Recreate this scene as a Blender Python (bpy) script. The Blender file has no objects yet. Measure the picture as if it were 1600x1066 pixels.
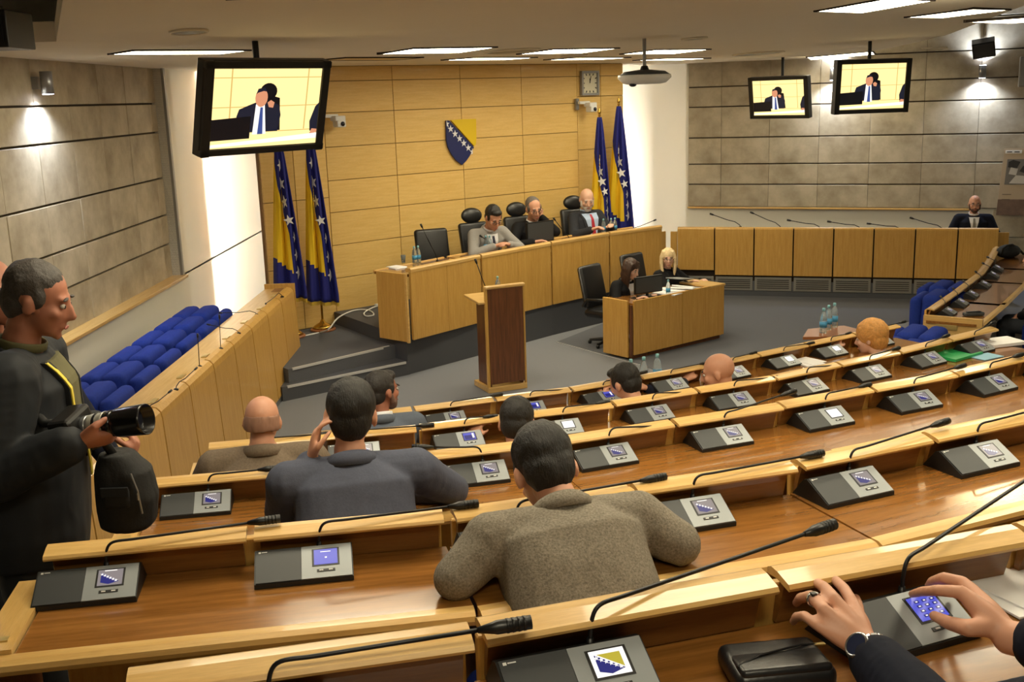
import bpy, bmesh, math, random
from mathutils import Vector, Matrix, noise
from mathutils.bvhtree import BVHTree
random.seed(4)
R_ = math.radians
scn = bpy.context.scene
COL = scn.collection

# ------------------------------------------------------------------ camera
FPX, PITCH, ROLL, EYE = 1700.0, math.atan(383.7 / 1700), math.atan(.0322), 3.0
_F = Vector((0, math.cos(PITCH), -math.sin(PITCH))); _u = Vector((0, math.sin(PITCH), math.cos(PITCH))); _r = Vector((1, 0, 0))
_R = _r * math.cos(ROLL) - _u * math.sin(ROLL); _U = _r * math.sin(ROLL) + _u * math.cos(ROLL)
cd = bpy.data.cameras.new('camera'); cam = bpy.data.objects.new('camera', cd); COL.objects.link(cam)
cd.sensor_width = 36; cd.lens = 36 * FPX / 1600; cd.clip_start = .05
cam.matrix_world = Matrix(((_R.x, _U.x, -_F.x, 0), (_R.y, _U.y, -_F.y, 0), (_R.z, _U.z, -_F.z, EYE), (0, 0, 0, 1)))
scn.camera = cam

# ------------------------------------------------------------------ world, exposure
w = bpy.data.worlds.new('hall_ambient'); scn.world = w; w.use_nodes = True
w.node_tree.nodes['Background'].inputs[0].default_value = (1.0, .86, .66, 1)
w.node_tree.nodes['Background'].inputs[1].default_value = .12
vs = scn.view_settings; vs.view_transform = 'Standard'; vs.look = 'None'; vs.gamma = 1; vs.use_curve_mapping = False
vs.exposure = 1.12
LAMP = 8.5          # strength of the ceiling luminaires
WARM = (1.0, .84, .58)

def at(px, py, z):          # where the sight line of a photo pixel meets the level z
    d = _F * FPX + _R * (px - 800) - _U * (py - 533); t = (z - EYE) / d.z
    return Vector((d.x * t, d.y * t, z))
def on(px, py, A, B):       # where it meets the upright plane through plan points A, B
    d = _F * FPX + _R * (px - 800) - _U * (py - 533); n = Vector((-(B[1] - A[1]), B[0] - A[0], 0))
    t = (n.x * A[0] + n.y * A[1]) / n.dot(d)
    return Vector((d.x * t, d.y * t, EYE + d.z * t))

# ------------------------------------------------------------------ materials
def lin(c):
    return tuple(((v / 255) / 12.92 if v / 255 <= .04045 else ((v / 255 + .055) / 1.055) ** 2.4) for v in c) + (1,)
M = {}
def mat(name, rgb, rough=.5, metal=0, emit=0, vary=0, nscale=30, bump=0, coat=0, stretch=(1, 1, 1), rgb2=None, spec=.5, trans=0, erg=None):
    m = bpy.data.materials.new(name); m.use_nodes = True; nt = m.node_tree; b = nt.nodes['Principled BSDF']
    b.inputs['Base Color'].default_value = lin(rgb); b.inputs['Roughness'].default_value = rough; b.inputs['Metallic'].default_value = metal
    b.inputs['Specular IOR Level'].default_value = spec
    if trans: b.inputs['Transmission Weight'].default_value = trans; b.inputs['IOR'].default_value = 1.35
    if coat: b.inputs['Coat Weight'].default_value = coat; b.inputs['Coat Roughness'].default_value = .06
    if emit:
        b.inputs['Emission Color'].default_value = lin(erg or rgb); b.inputs['Emission Strength'].default_value = emit
    if vary or rgb2 or bump:
        tc = nt.nodes.new('ShaderNodeTexCoord'); mp = nt.nodes.new('ShaderNodeMapping'); mp.inputs['Scale'].default_value = stretch
        oi = nt.nodes.new('ShaderNodeObjectInfo'); ml = nt.nodes.new('ShaderNodeMath'); ml.operation = 'MULTIPLY'; ml.inputs[1].default_value = 40
        nt.links.new(oi.outputs['Random'], ml.inputs[0]); nt.links.new(ml.outputs[0], mp.inputs['Location'])
        nz = nt.nodes.new('ShaderNodeTexNoise'); nz.inputs['Scale'].default_value = nscale; nz.inputs['Detail'].default_value = 6; nz.inputs['Roughness'].default_value = .62
        nt.links.new(tc.outputs['Object'], mp.inputs[0]); nt.links.new(mp.outputs[0], nz.inputs[0])
        if vary or rgb2:
            cr = nt.nodes.new('ShaderNodeValToRGB'); c1 = lin(rgb)
            lo = tuple(v * (1 - vary) for v in c1[:3]) + (1,) if not rgb2 else lin(rgb2)
            cr.color_ramp.elements[0].position = .32; cr.color_ramp.elements[1].position = .68
            cr.color_ramp.elements[0].color = lo; cr.color_ramp.elements[1].color = c1
            nt.links.new(nz.outputs[0], cr.inputs[0]); nt.links.new(cr.outputs[0], b.inputs['Base Color'])
        if bump:
            bp = nt.nodes.new('ShaderNodeBump'); bp.inputs['Strength'].default_value = bump; bp.inputs['Distance'].default_value = .01
            nt.links.new(nz.outputs[0], bp.inputs['Height']); nt.links.new(bp.outputs[0], b.inputs['Normal'])
    M[name] = m; return m
def wood(name, light, dark, axis, rough=.4, coat=.3):
    st = {'x': (.5, 7, 7), 'y': (7, .5, 7), 'z': (7, 7, .5)}[axis]
    m = mat(name, light, rough, rgb2=dark, nscale=6, stretch=st, coat=coat)
    nt = m.node_tree; b = nt.nodes['Principled BSDF']; cr = [n for n in nt.nodes if n.type == 'VALTORGB'][0]
    # second, finer grain and a slight difference from board to board
    tc = [n for n in nt.nodes if n.type == 'TEX_COORD'][0]; oi = [n for n in nt.nodes if n.type == 'OBJECT_INFO'][0]
    mp = nt.nodes.new('ShaderNodeMapping'); mp.inputs['Scale'].default_value = tuple(v * 9 for v in st)
    n2 = nt.nodes.new('ShaderNodeTexNoise'); n2.inputs['Scale'].default_value = 8; n2.inputs['Detail'].default_value = 3
    nt.links.new(tc.outputs['Object'], mp.inputs[0]); nt.links.new(mp.outputs[0], n2.inputs[0])
    hs = nt.nodes.new('ShaderNodeHueSaturation'); mr = nt.nodes.new('ShaderNodeMapRange')
    mr.inputs['To Min'].default_value = .82; mr.inputs['To Max'].default_value = 1.14
    nt.links.new(n2.outputs[0], mr.inputs[0])
    m2 = nt.nodes.new('ShaderNodeMapRange'); m2.inputs['To Min'].default_value = .94; m2.inputs['To Max'].default_value = 1.05
    nt.links.new(oi.outputs['Random'], m2.inputs[0]); mu = nt.nodes.new('ShaderNodeMath'); mu.operation = 'MULTIPLY'
    nt.links.new(mr.outputs[0], mu.inputs[0]); nt.links.new(m2.outputs[0], mu.inputs[1]); nt.links.new(mu.outputs[0], hs.inputs['Value'])
    nt.links.new(cr.outputs[0], hs.inputs['Color']); nt.links.new(hs.outputs[0], b.inputs['Base Color'])
    return m
wood('maple_upright', (212, 168, 90), (196, 149, 70), 'z', .42, .25)
wood('maple_lengthwise', (222, 184, 116), (204, 160, 88), 'x', .38, .35)
wood('maple_lengthwise_y', (222, 184, 116), (204, 160, 88), 'y', .38, .35)
wood('maple_wall', (234, 198, 124), (224, 184, 104), 'x', .5, .1)
wood('walnut_top', (160, 108, 50), (126, 82, 36), 'x', .22, .8)
wood('walnut_top_y', (160, 108, 50), (126, 82, 36), 'y', .22, .8)
wood('walnut_dark', (118, 72, 40), (84, 48, 26), 'z', .4, .2)
wood('walnut_board', (150, 102, 48), (120, 78, 34), 'x', .35, .3)
mat('carpet_grey', (130, 132, 138), .95, vary=.25, nscale=260, bump=.3, spec=.1)
mat('carpet_dark', (104, 106, 112), .95, vary=.25, nscale=260, bump=.3, spec=.1)
mat('skirting', (74, 76, 82), .7)
mat('tier_carpet', (70, 68, 68), .95, vary=.2, nscale=200, spec=.1)
mat('plaster', (226, 221, 206), .8, vary=.02, nscale=3)
mat('ceiling_paint', (236, 228, 210), .9, vary=.02, nscale=2)
mat('stone', (192, 180, 156), .62, rgb2=(148, 135, 112), nscale=2.6, bump=.08)
mat('stone_joint', (66, 56, 42), .9)
mat('gap_dark', (40, 30, 22), .9); mat('joint_brown', (120, 88, 44), .8); mat('hair_stubble', (150, 112, 92), .8); mat('hair_cropped', (74, 68, 64), .6, vary=.4, nscale=70, bump=.5)
mat('metal_grey', (150, 152, 155), .35, .8)
mat('metal_black', (22, 22, 24), .4, .3)
mat('nosing', (205, 205, 205), .4, .2)
mat('brass', (206, 168, 82), .25, 1)
mat('white_plastic', (225, 226, 224), .4)
mat('grey_plastic', (150, 156, 160), .42, .2)
mat('device_dark', (58, 61, 64), .5)
mat('device_black', (26, 27, 28), .45)
mat('black_plastic', (18, 18, 19), .4)
mat('black_leather', (26, 26, 28), .35, bump=.08, nscale=90)
mat('blue_fabric', (30, 52, 140), .85, vary=.2, nscale=60, spec=.2)
mat('paper', (238, 238, 240), .7)
mat('green_folder', (40, 160, 88), .4)
mat('sky_paper', (140, 190, 215), .6)
mat('flag_blue', (26, 32, 120), .8); mat('flag_yellow', (236, 196, 32), .8); mat('flag_white', (235, 235, 238), .8)
mat('fringe_gold', (200, 168, 50), .7)
mat('arms_blue', (24, 36, 96), .5); mat('arms_yellow', (230, 196, 24), .5)
mat('water', (228, 238, 240), .08, trans=.85); mat('bottle_cap', (140, 200, 212), .4); mat('bottle_label', (70, 150, 196), .5)
mat('lamp_lit', (255, 240, 214), .5, emit=LAMP, erg=(255, 242, 208))
mat('lamp_off', (205, 175, 120), .4)
mat('sconce_lit', (230, 235, 255), .5, emit=20)
mat('screen_yellow', (10, 10, 10), .3, emit=0.675, erg=(255, 224, 150))
mat('screen_line', (10, 10, 10), .3, emit=0.500, erg=(224, 186, 110))
mat('screen_suit', (8, 8, 10), .3, emit=0.300, erg=(36, 40, 60))
mat('screen_black', (8, 8, 10), .3, emit=0.125, erg=(26, 28, 40))
mat('screen_skin', (8, 8, 10), .3, emit=0.500, erg=(222, 150, 112))
mat('screen_white', (8, 8, 10), .3, emit=0.600, erg=(246, 240, 232))
mat('screen_blue', (8, 8, 10), .3, emit=0.500, erg=(88, 92, 200))
mat('screen_navy', (8, 8, 10), .3, emit=0.450, erg=(40, 42, 120))
mat('screen_gold', (8, 8, 10), .3, emit=0.450, erg=(196, 180, 60))
mat('screen_grey', (8, 8, 10), .3, emit=0.400, erg=(150, 140, 140))
mat('screen_tie', (8, 8, 10), .3, emit=0.450, erg=(64, 84, 150))
mat('photo_dark', (52, 50, 50), .6); mat('photo_light', (206, 202, 196), .6); mat('photo_mid', (122, 118, 114), .6)
mat('poster_sepia', (190, 172, 148), .6); mat('poster_brown', (128, 104, 90), .6, vary=.3, nscale=14)
mat('skin_mid', (205, 150, 122), .5, vary=.08, nscale=18); mat('skin_tan', (176, 116, 92), .5, vary=.1, nscale=18); mat('skin_pale', (224, 178, 154), .5, vary=.06, nscale=18)
mat('hair_black', (26, 23, 21), .55, vary=.5, nscale=60, bump=.6, stretch=(3, 1, 1)); mat('hair_brown', (66, 42, 28), .5, vary=.4, nscale=60, bump=.5)
mat('hair_grey', (112, 104, 98), .6, vary=.4, nscale=60, bump=.5); mat('hair_white', (196, 188, 180), .6, vary=.2, nscale=60)
mat('hair_red', (226, 164, 88), .6, vary=.3, nscale=50, bump=.8); mat('hair_blonde', (232, 206, 158), .5, vary=.25, nscale=60, bump=.4)
mat('hair_dark_grey', (52, 48, 46), .6, vary=.5, nscale=70, bump=.6)
mat('stubble', (120, 92, 80), .7); mat('beard_brown', (74, 50, 38), .8)
mat('tweed', (144, 136, 123), .9, rgb2=(100, 94, 84), nscale=170, bump=.25, spec=.15)
mat('suit_beige', (126, 112, 96), .9, rgb2=(108, 95, 82), nscale=120, bump=.15, spec=.15)
mat('suit_blue_grey', (80, 84, 100), .85, vary=.15, nscale=120, bump=.12, spec=.2)
mat('suit_slate', (96, 104, 118), .85, vary=.12, nscale=120, spec=.2)
mat('suit_pale_grey', (150, 148, 146), .85, vary=.12, nscale=120, spec=.2)
mat('suit_black', (26, 26, 29), .8, vary=.2, nscale=80, spec=.2); mat('suit_charcoal', (52, 54, 60), .85, vary=.15, nscale=100, spec=.2)
mat('suit_navy', (20, 24, 40), .85, vary=.2, nscale=100, spec=.2)
mat('coat_dark', (34, 37, 42), .7, vary=.25, nscale=12, bump=.1, spec=.3)
mat('shirt_white', (232, 234, 240), .8); mat('shirt_blue', (176, 196, 228), .8); mat('shirt_olive', (96, 92, 60), .8)
mat('tie_dark', (36, 40, 62), .6); mat('tie_red', (176, 40, 56), .6); mat('tie_grey', (130, 128, 124), .6)
mat('eye_white', (186, 174, 164), .3); mat('eye_dark', (30, 22, 18), .3); mat('lip', (178, 104, 92), .5)
mat('lens_grey', (176, 174, 164), .35, .2); mat('lens_black', (16, 16, 18), .22); mat('lens_glass', (30, 32, 44), .05)
mat('bag_black', (16, 16, 17), .75, bump=.2, nscale=120); mat('lanyard', (222, 200, 70), .7)
mat('watch_steel', (170, 172, 176), .25, 1); mat('watch_blue', (26, 34, 60), .2)
mat('silver', (200, 200, 204), .2, 1); mat('nameplate', (206, 180, 112), .35, .6); mat('engraving', (90, 70, 40), .6)
mat('clock_face', (216, 212, 190), .5); mat('clock_frame', (150, 150, 152), .4, .4)
mat('cord_white', (226, 226, 222), .5); mat('vent_grey', (140, 138, 132), .5, .3); mat('vent_dark', (50, 48, 46), .7)
mat('wood_red', (150, 92, 52), .35, coat=.4)
mat('added_wash_lit', (255, 255, 255), .5, emit=130, erg=(255, 250, 240))  # glow of the unseen lights added behind the timber wall

# ------------------------------------------------------------------ mesh helpers
class MB:
    def __init__(s): s.bm = bmesh.new(); s.mi = 0
    def _mark(s, faces):
        for f in faces: f.material_index = s.mi
    def box(s, c, d, rot=None, bev=0, seg=2):
        r = bmesh.ops.create_cube(s.bm, size=1); vs = r['verts']
        mt = Matrix.Translation(Vector(c)) @ (rot.to_4x4() if rot else Matrix()) @ Matrix.Diagonal((d[0], d[1], d[2], 1))
        bmesh.ops.transform(s.bm, matrix=mt, verts=vs)
        fs = set(f for v in vs for f in v.link_faces)
        if bev:
            es = list(set(e for v in vs for e in v.link_edges))
            g = bmesh.ops.bevel(s.bm, geom=es, offset=bev, segments=seg, profile=.5, affect='EDGES')
            fs = set(f for f in fs if f.is_valid) | set(g['faces'])
        s._mark(fs); return s
    def prism(s, pts, z0, z1):          # plan polygon between two levels
        b = [s.bm.verts.new((p[0], p[1], z0)) for p in pts]; t = [s.bm.verts.new((p[0], p[1], z1)) for p in pts]; n = len(pts)
        fs = [s.bm.faces.new(b[::-1]), s.bm.faces.new(t)] + [s.bm.faces.new((b[i], b[(i + 1) % n], t[(i + 1) % n], t[i])) for i in range(n)]
        bmesh.ops.recalc_face_normals(s.bm, faces=fs); s._mark(fs); return s
    def extr(s, pts, o, ax, ay, az, d):  # outline in the plane (ax, ay) at o, thickness d along az
        o, ax, ay, az = map(Vector, (o, ax, ay, az))
        b = [s.bm.verts.new(o + ax * p[0] + ay * p[1]) for p in pts]; t = [s.bm.verts.new(o + ax * p[0] + ay * p[1] + az * d) for p in pts]; n = len(pts)
        fs = [s.bm.faces.new(b[::-1]), s.bm.faces.new(t)] + [s.bm.faces.new((b[i], b[(i + 1) % n], t[(i + 1) % n], t[i])) for i in range(n)]
        bmesh.ops.recalc_face_normals(s.bm, faces=fs); s._mark(fs); return s
    def profx(s, prof, x0, x1):          # outline in (y, z) drawn out along x
        return s.extr(prof, (x0, 0, 0), (0, 1, 0), (0, 0, 1), (1, 0, 0), x1 - x0)
    def tube(s, pts, r, n=8, caps=True):
        pts = [Vector(p) for p in pts]; rs = r if isinstance(r, (list, tuple)) else [r] * len(pts); rings = []; up = None
        for i, p in enumerate(pts):
            d = (pts[min(i + 1, len(pts) - 1)] - pts[max(i - 1, 0)]).normalized()
            a = d.orthogonal().normalized() if up is None else (up - d * up.dot(d)).normalized()
            up = a; b = d.cross(a)
            rings.append([s.bm.verts.new(p + (a * math.cos(2 * math.pi * k / n) + b * math.sin(2 * math.pi * k / n)) * rs[i]) for k in range(n)])
        fs = []
        for q, t in zip(rings, rings[1:]):
            fs += [s.bm.faces.new((q[k], q[(k + 1) % n], t[(k + 1) % n], t[k])) for k in range(n)]
        if caps: fs += [s.bm.faces.new(rings[0][::-1]), s.bm.faces.new(rings[-1])]
        s._mark(fs); return s
    def lathe(s, prof, c=(0, 0, 0), n=20):
        c = Vector(c); rings = [[s.bm.verts.new(c + Vector((r * math.cos(2 * math.pi * k / n), r * math.sin(2 * math.pi * k / n), z))) for k in range(n)] for r, z in prof]
        fs = []
        for q, t in zip(rings, rings[1:]): fs += [s.bm.faces.new((q[k], q[(k + 1) % n], t[(k + 1) % n], t[k])) for k in range(n)]
        fs += [s.bm.faces.new(rings[0][::-1]), s.bm.faces.new(rings[-1])]; s._mark(fs); return s
    def ell(s, c, r, rot=None, u=12, v=8):
        g = bmesh.ops.create_uvsphere(s.bm, u_segments=u, v_segments=v, radius=1)
        r = (r, r, r) if not isinstance(r, (tuple, list)) else r
        mt = Matrix.Translation(Vector(c)) @ (rot.to_4x4() if rot else Matrix()) @ Matrix.Diagonal((r[0], r[1], r[2], 1))
        bmesh.ops.transform(s.bm, matrix=mt, verts=g['verts']); s._mark(set(f for q in g['verts'] for f in q.link_faces)); return s
    def chain(s, pts, step=.55):         # overlapping balls along joints [(point, radius)...]
        for (a, ra), (b, rb) in zip(pts, pts[1:]):
            a, b = Vector(a), Vector(b); n = max(1, int((b - a).length / (min(ra, rb) * step)))
            for i in range(n + 1):
                t = i / n; s.ell(a.lerp(b, t), ra + (rb - ra) * t, u=10, v=7)
        return s
    def loft(s, secs, n=20):             # [(centre, right, forward, rx, ry)]
        rings = []
        for c, ax, ay, rx, ry in secs:
            rg = []
            for k in range(n):
                a = 2 * math.pi * k / n; cx, sy = math.cos(a), math.sin(a)
                cx = math.copysign(abs(cx) ** .8, cx); sy = math.copysign(abs(sy) ** .8, sy)
                rg.append(s.bm.verts.new(Vector(c) + Vector(ax) * cx * rx + Vector(ay) * sy * ry))
            rings.append(rg)
        fs = []
        for q, t in zip(rings, rings[1:]): fs += [s.bm.faces.new((q[k], q[(k + 1) % n], t[(k + 1) % n], t[k])) for k in range(n)]
        fs += [s.bm.faces.new(rings[0][::-1]), s.bm.faces.new(rings[-1])]; s._mark(fs)
        bmesh.ops.recalc_face_normals(s.bm, faces=fs); return s
    def poly(s, pts):
        f = s.bm.faces.new([s.bm.verts.new(p) for p in pts]); f.material_index = s.mi; return s
    def mesh(s, name, mats, smooth=False):
        me = bpy.data.meshes.new(name); s.bm.to_mesh(me); s.bm.free()
        for m in (mats if isinstance(mats, (list, tuple)) else [mats]): me.materials.append(M[m])
        if smooth: me.polygons.foreach_set('use_smooth', [True] * len(me.polygons))
        return me
    def build(s, name, mats, parent=None, loc=None, rz=0, smooth=False):
        o = bpy.data.objects.new(name, s.mesh(name, mats, smooth)); COL.objects.link(o); o.parent = parent
        if loc is not None: o.location = loc
        if rz: o.rotation_euler.z = rz
        return o
def empty(name, loc=(0, 0, 0), rz=0, parent=None):
    o = bpy.data.objects.new(name, None); COL.objects.link(o); o.location = loc; o.rotation_euler.z = rz; o.parent = parent
    o.empty_display_size = .1; return o
def tag(o, label=None, cat=None, group=None, kind=None):
    if label: o['label'] = label
    if cat: o['category'] = cat
    if group: o['group'] = group
    if kind: o['kind'] = kind
    return o
def copy_tree(o, parent=None):
    c = o.copy(); COL.objects.link(c); c.parent = parent
    for ch in o.children: copy_tree(ch, c)
    return c
def part(o, name, me, parent, loc=None):
    c = bpy.data.objects.new(name, me); COL.objects.link(c); c.parent = parent
    if loc is not None: c.location = loc
    return c
def star(r, n=5, inner=.40, rot=math.pi / 2):
    return [((r if k % 2 == 0 else r * inner) * math.cos(rot + math.pi * k / n), (r if k % 2 == 0 else r * inner) * math.sin(rot + math.pi * k / n)) for k in range(2 * n)]
ORD = ['first', 'second', 'third', 'fourth', 'fifth', 'sixth', 'seventh', 'eighth', 'ninth', 'tenth', 'eleventh', 'twelfth']

# ================================================================== SETTING
CZ = 3.41
tag(MB().prism([(-6, -3), (9.5, -3), (9.5, 20), (-6, 20)], -.1, 0).build('floor', 'carpet_grey'), 'grey carpet floor of the chamber', kind='structure')

# ---- tiers below the desk rows: (desk top, floor level, desk units as pairs of plan points along the raised cap)
ROWS = {
    1: (2.06, [((-.598, 1.505), (-.087, 1.618)), ((-.072, 1.631), (.942, 1.944)), ((.955, 1.95), (1.87, 2.36))]),
    2: (1.80, [((-1.211, 2.625), (-.206, 2.787)), ((-.180, 2.787), (.812, 3.092)), ((.833, 3.105), (1.76, 3.52))]),
    3: (1.55, [((-1.36, 3.825), (-.879, 3.904)), ((-.862, 3.91), (.135, 4.16)), ((.154, 4.165), (1.139, 4.55)), ((1.149, 4.57), (2.064, 4.987)), ((2.074, 5.0), (2.93, 5.49))]),
    4: (1.30, [((-1.477, 5.027), (-.497, 5.21)), ((-.478, 5.225), (.502, 5.516)), ((.514, 5.54), (1.447, 5.945)), ((1.46, 5.955), (2.325, 6.455)), ((2.345, 6.475), (3.166, 7.02))]),
    5: (1.05, [((-1.10, 6.30), (-.635, 6.42)), ((-.617, 6.424), (.348, 6.755)), ((.36, 6.76), (1.291, 7.244)), ((1.31, 7.255), (2.132, 7.776)), ((2.15, 7.795), (3.0, 8.32))])}
LVL = {1: 1.31, 2: 1.05, 3: .80, 4: .55, 5: .30}
low = 0.0
for k in (5, 4, 3, 2, 1):
    zt, un = ROWS[k]; pts = []
    for A, B in un:
        d = Vector((B[0] - A[0], B[1] - A[1])).normalized(); n = Vector((-d.y, d.x)) * .06
        pts += [(A[0] + n.x, A[1] + n.y), (B[0] + n.x, B[1] + n.y)]
    f, l = pts[0], pts[-1]
    line = [(-2.36, f[1] - .16)] + pts + [(4.2 + .1 * k, l[1] + .55 * (4.2 - l[0]))]
    tag(MB().prism(line + [(line[-1][0], -2.5), (-2.36, -2.5)], low, LVL[k]).build('tier', 'tier_carpet'), 'carpeted seating tier under a desk row', kind='structure')
    low = LVL[k]

# ---- presidium platform and its two steps
U = Vector((.776, .631, 0)); NW = Vector((.631, -.776, 0)); W0 = Vector((-2.3, 13.2, 0))   # timber wall: along, into the room, a point
def wp(u, n=0, z=0): return W0 + U * u + NW * n + Vector((0, 0, z))
PT = [at(*p, 1.2) for p in ((640, 420), (752, 398), (862, 378), (953, 363), (1036, 352))]
s1a, s1b = at(449, 604, .15), at(634, 566, .15); s2a, s2b = at(457, 576, .30), at(608, 541, .30)
tag(MB().prism([s1a - U * .06, s1b + U * .05, s1b + U * .05 - NW * .6, wp(.6, .05), wp(-.9, .05), s1a - U * .06 - NW * .5], 0, .15).build('step_lower', 'skirting'), 'lower carpeted step to the presidium', kind='structure')
tag(MB().prism([s2a - U * .05, s2b + U * .1, s2b + U * .1 - NW * .6, wp(.6, .03), wp(-.9, .03), s2a - U * .05 - NW * .5], .15, .30).build('step_upper', 'carpet_dark'), 'upper carpeted step to the presidium', kind='structure')
for a, b, z in ((s1a, s1b, .15), (s2a, s2b, .30)):
    d = (b - a).normalized()
    o = MB().extr([(-.012, -.018), (.008, -.018), (.008, .006), (-.012, .006)], a, (d.y, -d.x, 0), (0, 0, 1), d, (b - a).length).build('trim_1', 'nosing'); tag(o, 'pale metal nosing along the step edge', kind='structure')
PF = [PT[0] + Vector((-.02, .06, 0))] + [p - NW * .03 for p in PT[1:]]
plat = [PF[0] + Vector((-.06, .0, 0))] + PF[1:] + [PF[-1] + U * .5, wp(5.6, .02), wp(.12, .02), at(590, 512, .45)]
tag(MB().prism(plat, 0, .45).build('platform', ['skirting']), 'dark carpeted presidium platform', kind='structure')

# ---- left wall: plaster with a recessed stone field and a timber ledge
XL = -3.75
mb = MB(); ST = [1.12, 1.49, 1.815, 2.225, 2.725, 3.035, 3.42]
YF = 12.28
mb.box((XL - .1, 8.5, .56), (.2, 23, 1.12)).box((XL - .1, (YF + 20) / 2, 2.8), (.2, 20 - YF, 3.4)).box((XL - .2, 5, 2.8), (.1, 15, 3.4))
tag(mb.build('wall_left', 'plaster'), 'off-white left wall with a recessed stone field', kind='structure')
wl = bpy.data.objects['wall_left']
MB().box((XL - .135, 4.8, 2.27), (.02, 15, 2.3)).build('joint_backing', 'stone_joint', wl)
def stone_piece(w, h):
    return MB().box((0, 0, 0), (w, .04, h), bev=.004, seg=1).mesh('stone_slab', 'stone')
cols = [-2.0 + .74 * i for i in range(20)]; cols = [c for c in cols if c < YF - .2] + [YF]
_sc = {}
for r in range(6):
    z0, z1 = ST[r] + (.009 if r else 0), ST[r + 1] - .009
    for a, b in zip(cols, cols[1:]):
        if b < 2.5: continue
        key = (round(b - a, 2), r)
        if key not in _sc: _sc[key] = stone_piece(b - a - .004, z1 - z0)
        c = part(None, 'stone_slab', _sc[key], wl, (XL - .105 + random.uniform(-.003, .003), (a + b) / 2, (z0 + z1) / 2)); c.rotation_euler.z = math.pi / 2
MB().box((XL - .03, 5.0, 1.105), (.2, 14.7, .035), bev=.006).build('timber_ledge', 'maple_lengthwise_y', wl)
MB().box((XL - .05, YF + .03, 2.27), (.16, .06, 2.3)).build('reveal', 'vent_grey', wl)

# ---- timber wall behind the presidium: each veneered panel on its own
def wu(px): return (on(px, 102, wp(0), wp(1)) - W0).dot(U)
zr = [.30, .86, 1.27, 1.672, 2.058, 2.459, 2.863, 3.234, 3.41]
cu = [wu(393.5), wu(446), wu(499), wu(610.5), wu(716.7), wu(812.4), wu(899.8), wu(936.7), wu(972)]
wb = tag(MB().extr([(cu[0] + .01, 0), (cu[-1] - .01, 0), (cu[-1] - .01, 3.45), (cu[0] + .01, 3.45)], wp(0, .004), U, (0, 0, 1), -NW, .12).build('wall_back', 'joint_brown'), 'timber-panelled back wall of the presidium', kind='structure')
aw = math.atan2(U.y, U.x)
for i in range(8):
    zz = zr if 2 <= i <= 5 else ([.30, 1.06, 1.86, 2.66, 3.234, 3.41] if i < 2 else [.30, .9, 1.45, 2.2, 2.95, 3.234, 3.41])
    for z0, z1 in zip(zz, zz[1:]):
        wd = cu[i + 1] - cu[i]
        MB().box((0, 0, 0), (wd - .008, .03, z1 - z0 - .008), bev=.002, seg=1).build('wall_panel', 'maple_wall', wb, wp((cu[i] + cu[i + 1]) / 2, 0, (z0 + z1) / 2), aw)
for uu in (cu[0] + .02, cu[-1] - .02):       # unseen returns along the sight lines, shaped to shield the added light
    p = wp(uu, -.03); d = Vector((p.x, p.y, 0)).normalized(); o = MB().box((.22, 0, 0), (.44, .03, 3.1)).build('end_panel', 'maple_wall', wb, (p.x, p.y, 1.86), math.atan2(d.y, d.x))

# ---- right wall: plaster, stone above and beside
SA = Vector((2.961, 17.9, 0)); SU = Vector((.927, -.374, 0)); SN = Vector((-.374, -.927, 0))
def sp(u, n=0, z=0): return SA + SU * u + SN * n + Vector((0, 0, z))
ar = math.atan2(SU.y, SU.x)
wr = tag(MB().extr([(-3.5, 0), (9, 0), (9, 4.6), (-3.5, 4.6)], sp(0, -.05), SU, (0, 0, 1), -SN, .15).build('wall_right', 'plaster'), 'off-white right wall carrying the stone field', kind='structure')
MB().extr([(0, 1.13), (7.5, 1.13), (7.5, 4.5), (0, 4.5)], sp(0, -.05), SU, (0, 0, 1), SN, .02).build('joint_backing', 'stone_joint', wr)
STR = [1.13, 1.49, 1.815, 2.234, 2.72, 3.032, 3.43, 3.9, 4.4]
cr_ = [0.0, .535] + [.535 + .757 * i for i in range(1, 10)]
_sc = {}
for r in range(8):
    z0, z1 = STR[r] + .009, STR[r + 1] - .009
    for a, b in zip(cr_, cr_[1:]):
        key = (round(b - a, 2), r)
        if key not in _sc: _sc[key] = stone_piece(b - a - .004, z1 - z0)
        c = part(None, 'stone_slab', _sc[key], wr, sp((a + b) / 2, -.012 + random.uniform(-.003, .003), (z0 + z1) / 2)); c.rotation_euler.z = ar
for r, (z0, z1) in enumerate(((.3, .7), (.7, 1.12))):
    for a, b in zip([4.6, 5.36, 6.12, 6.88], [5.36, 6.12, 6.88, 7.6]):
        part(None, 'stone_slab', stone_piece(b - a - .004, z1 - z0 - .018), wr, sp((a + b) / 2, -.028, (z0 + z1) / 2)).rotation_euler.z = ar
MB().box((0, 0, 0), (4.35, .05, .03), bev=.005).build('timber_ledge', 'maple_lengthwise', wr, sp(2.17, 0, 1.115), ar)
tag(MB().box((0, 0, 2.2), (.2, 26, 4.8)).build('wall_side', 'plaster', None, (8.6, 4, 0), 0), 'plain right side wall out of view', kind='structure')
tag(MB().box((2, -2.6, 2.2), (14, .2, 4.8)).build('wall_rear', 'plaster'), 'plain rear wall behind the seating', kind='structure')
tag(MB().box((2.5, 19.95, 2.2), (14, .1, 4.8)).build('wall_far', 'plaster'), 'plain wall behind the timber screen wall', kind='structure')

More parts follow.
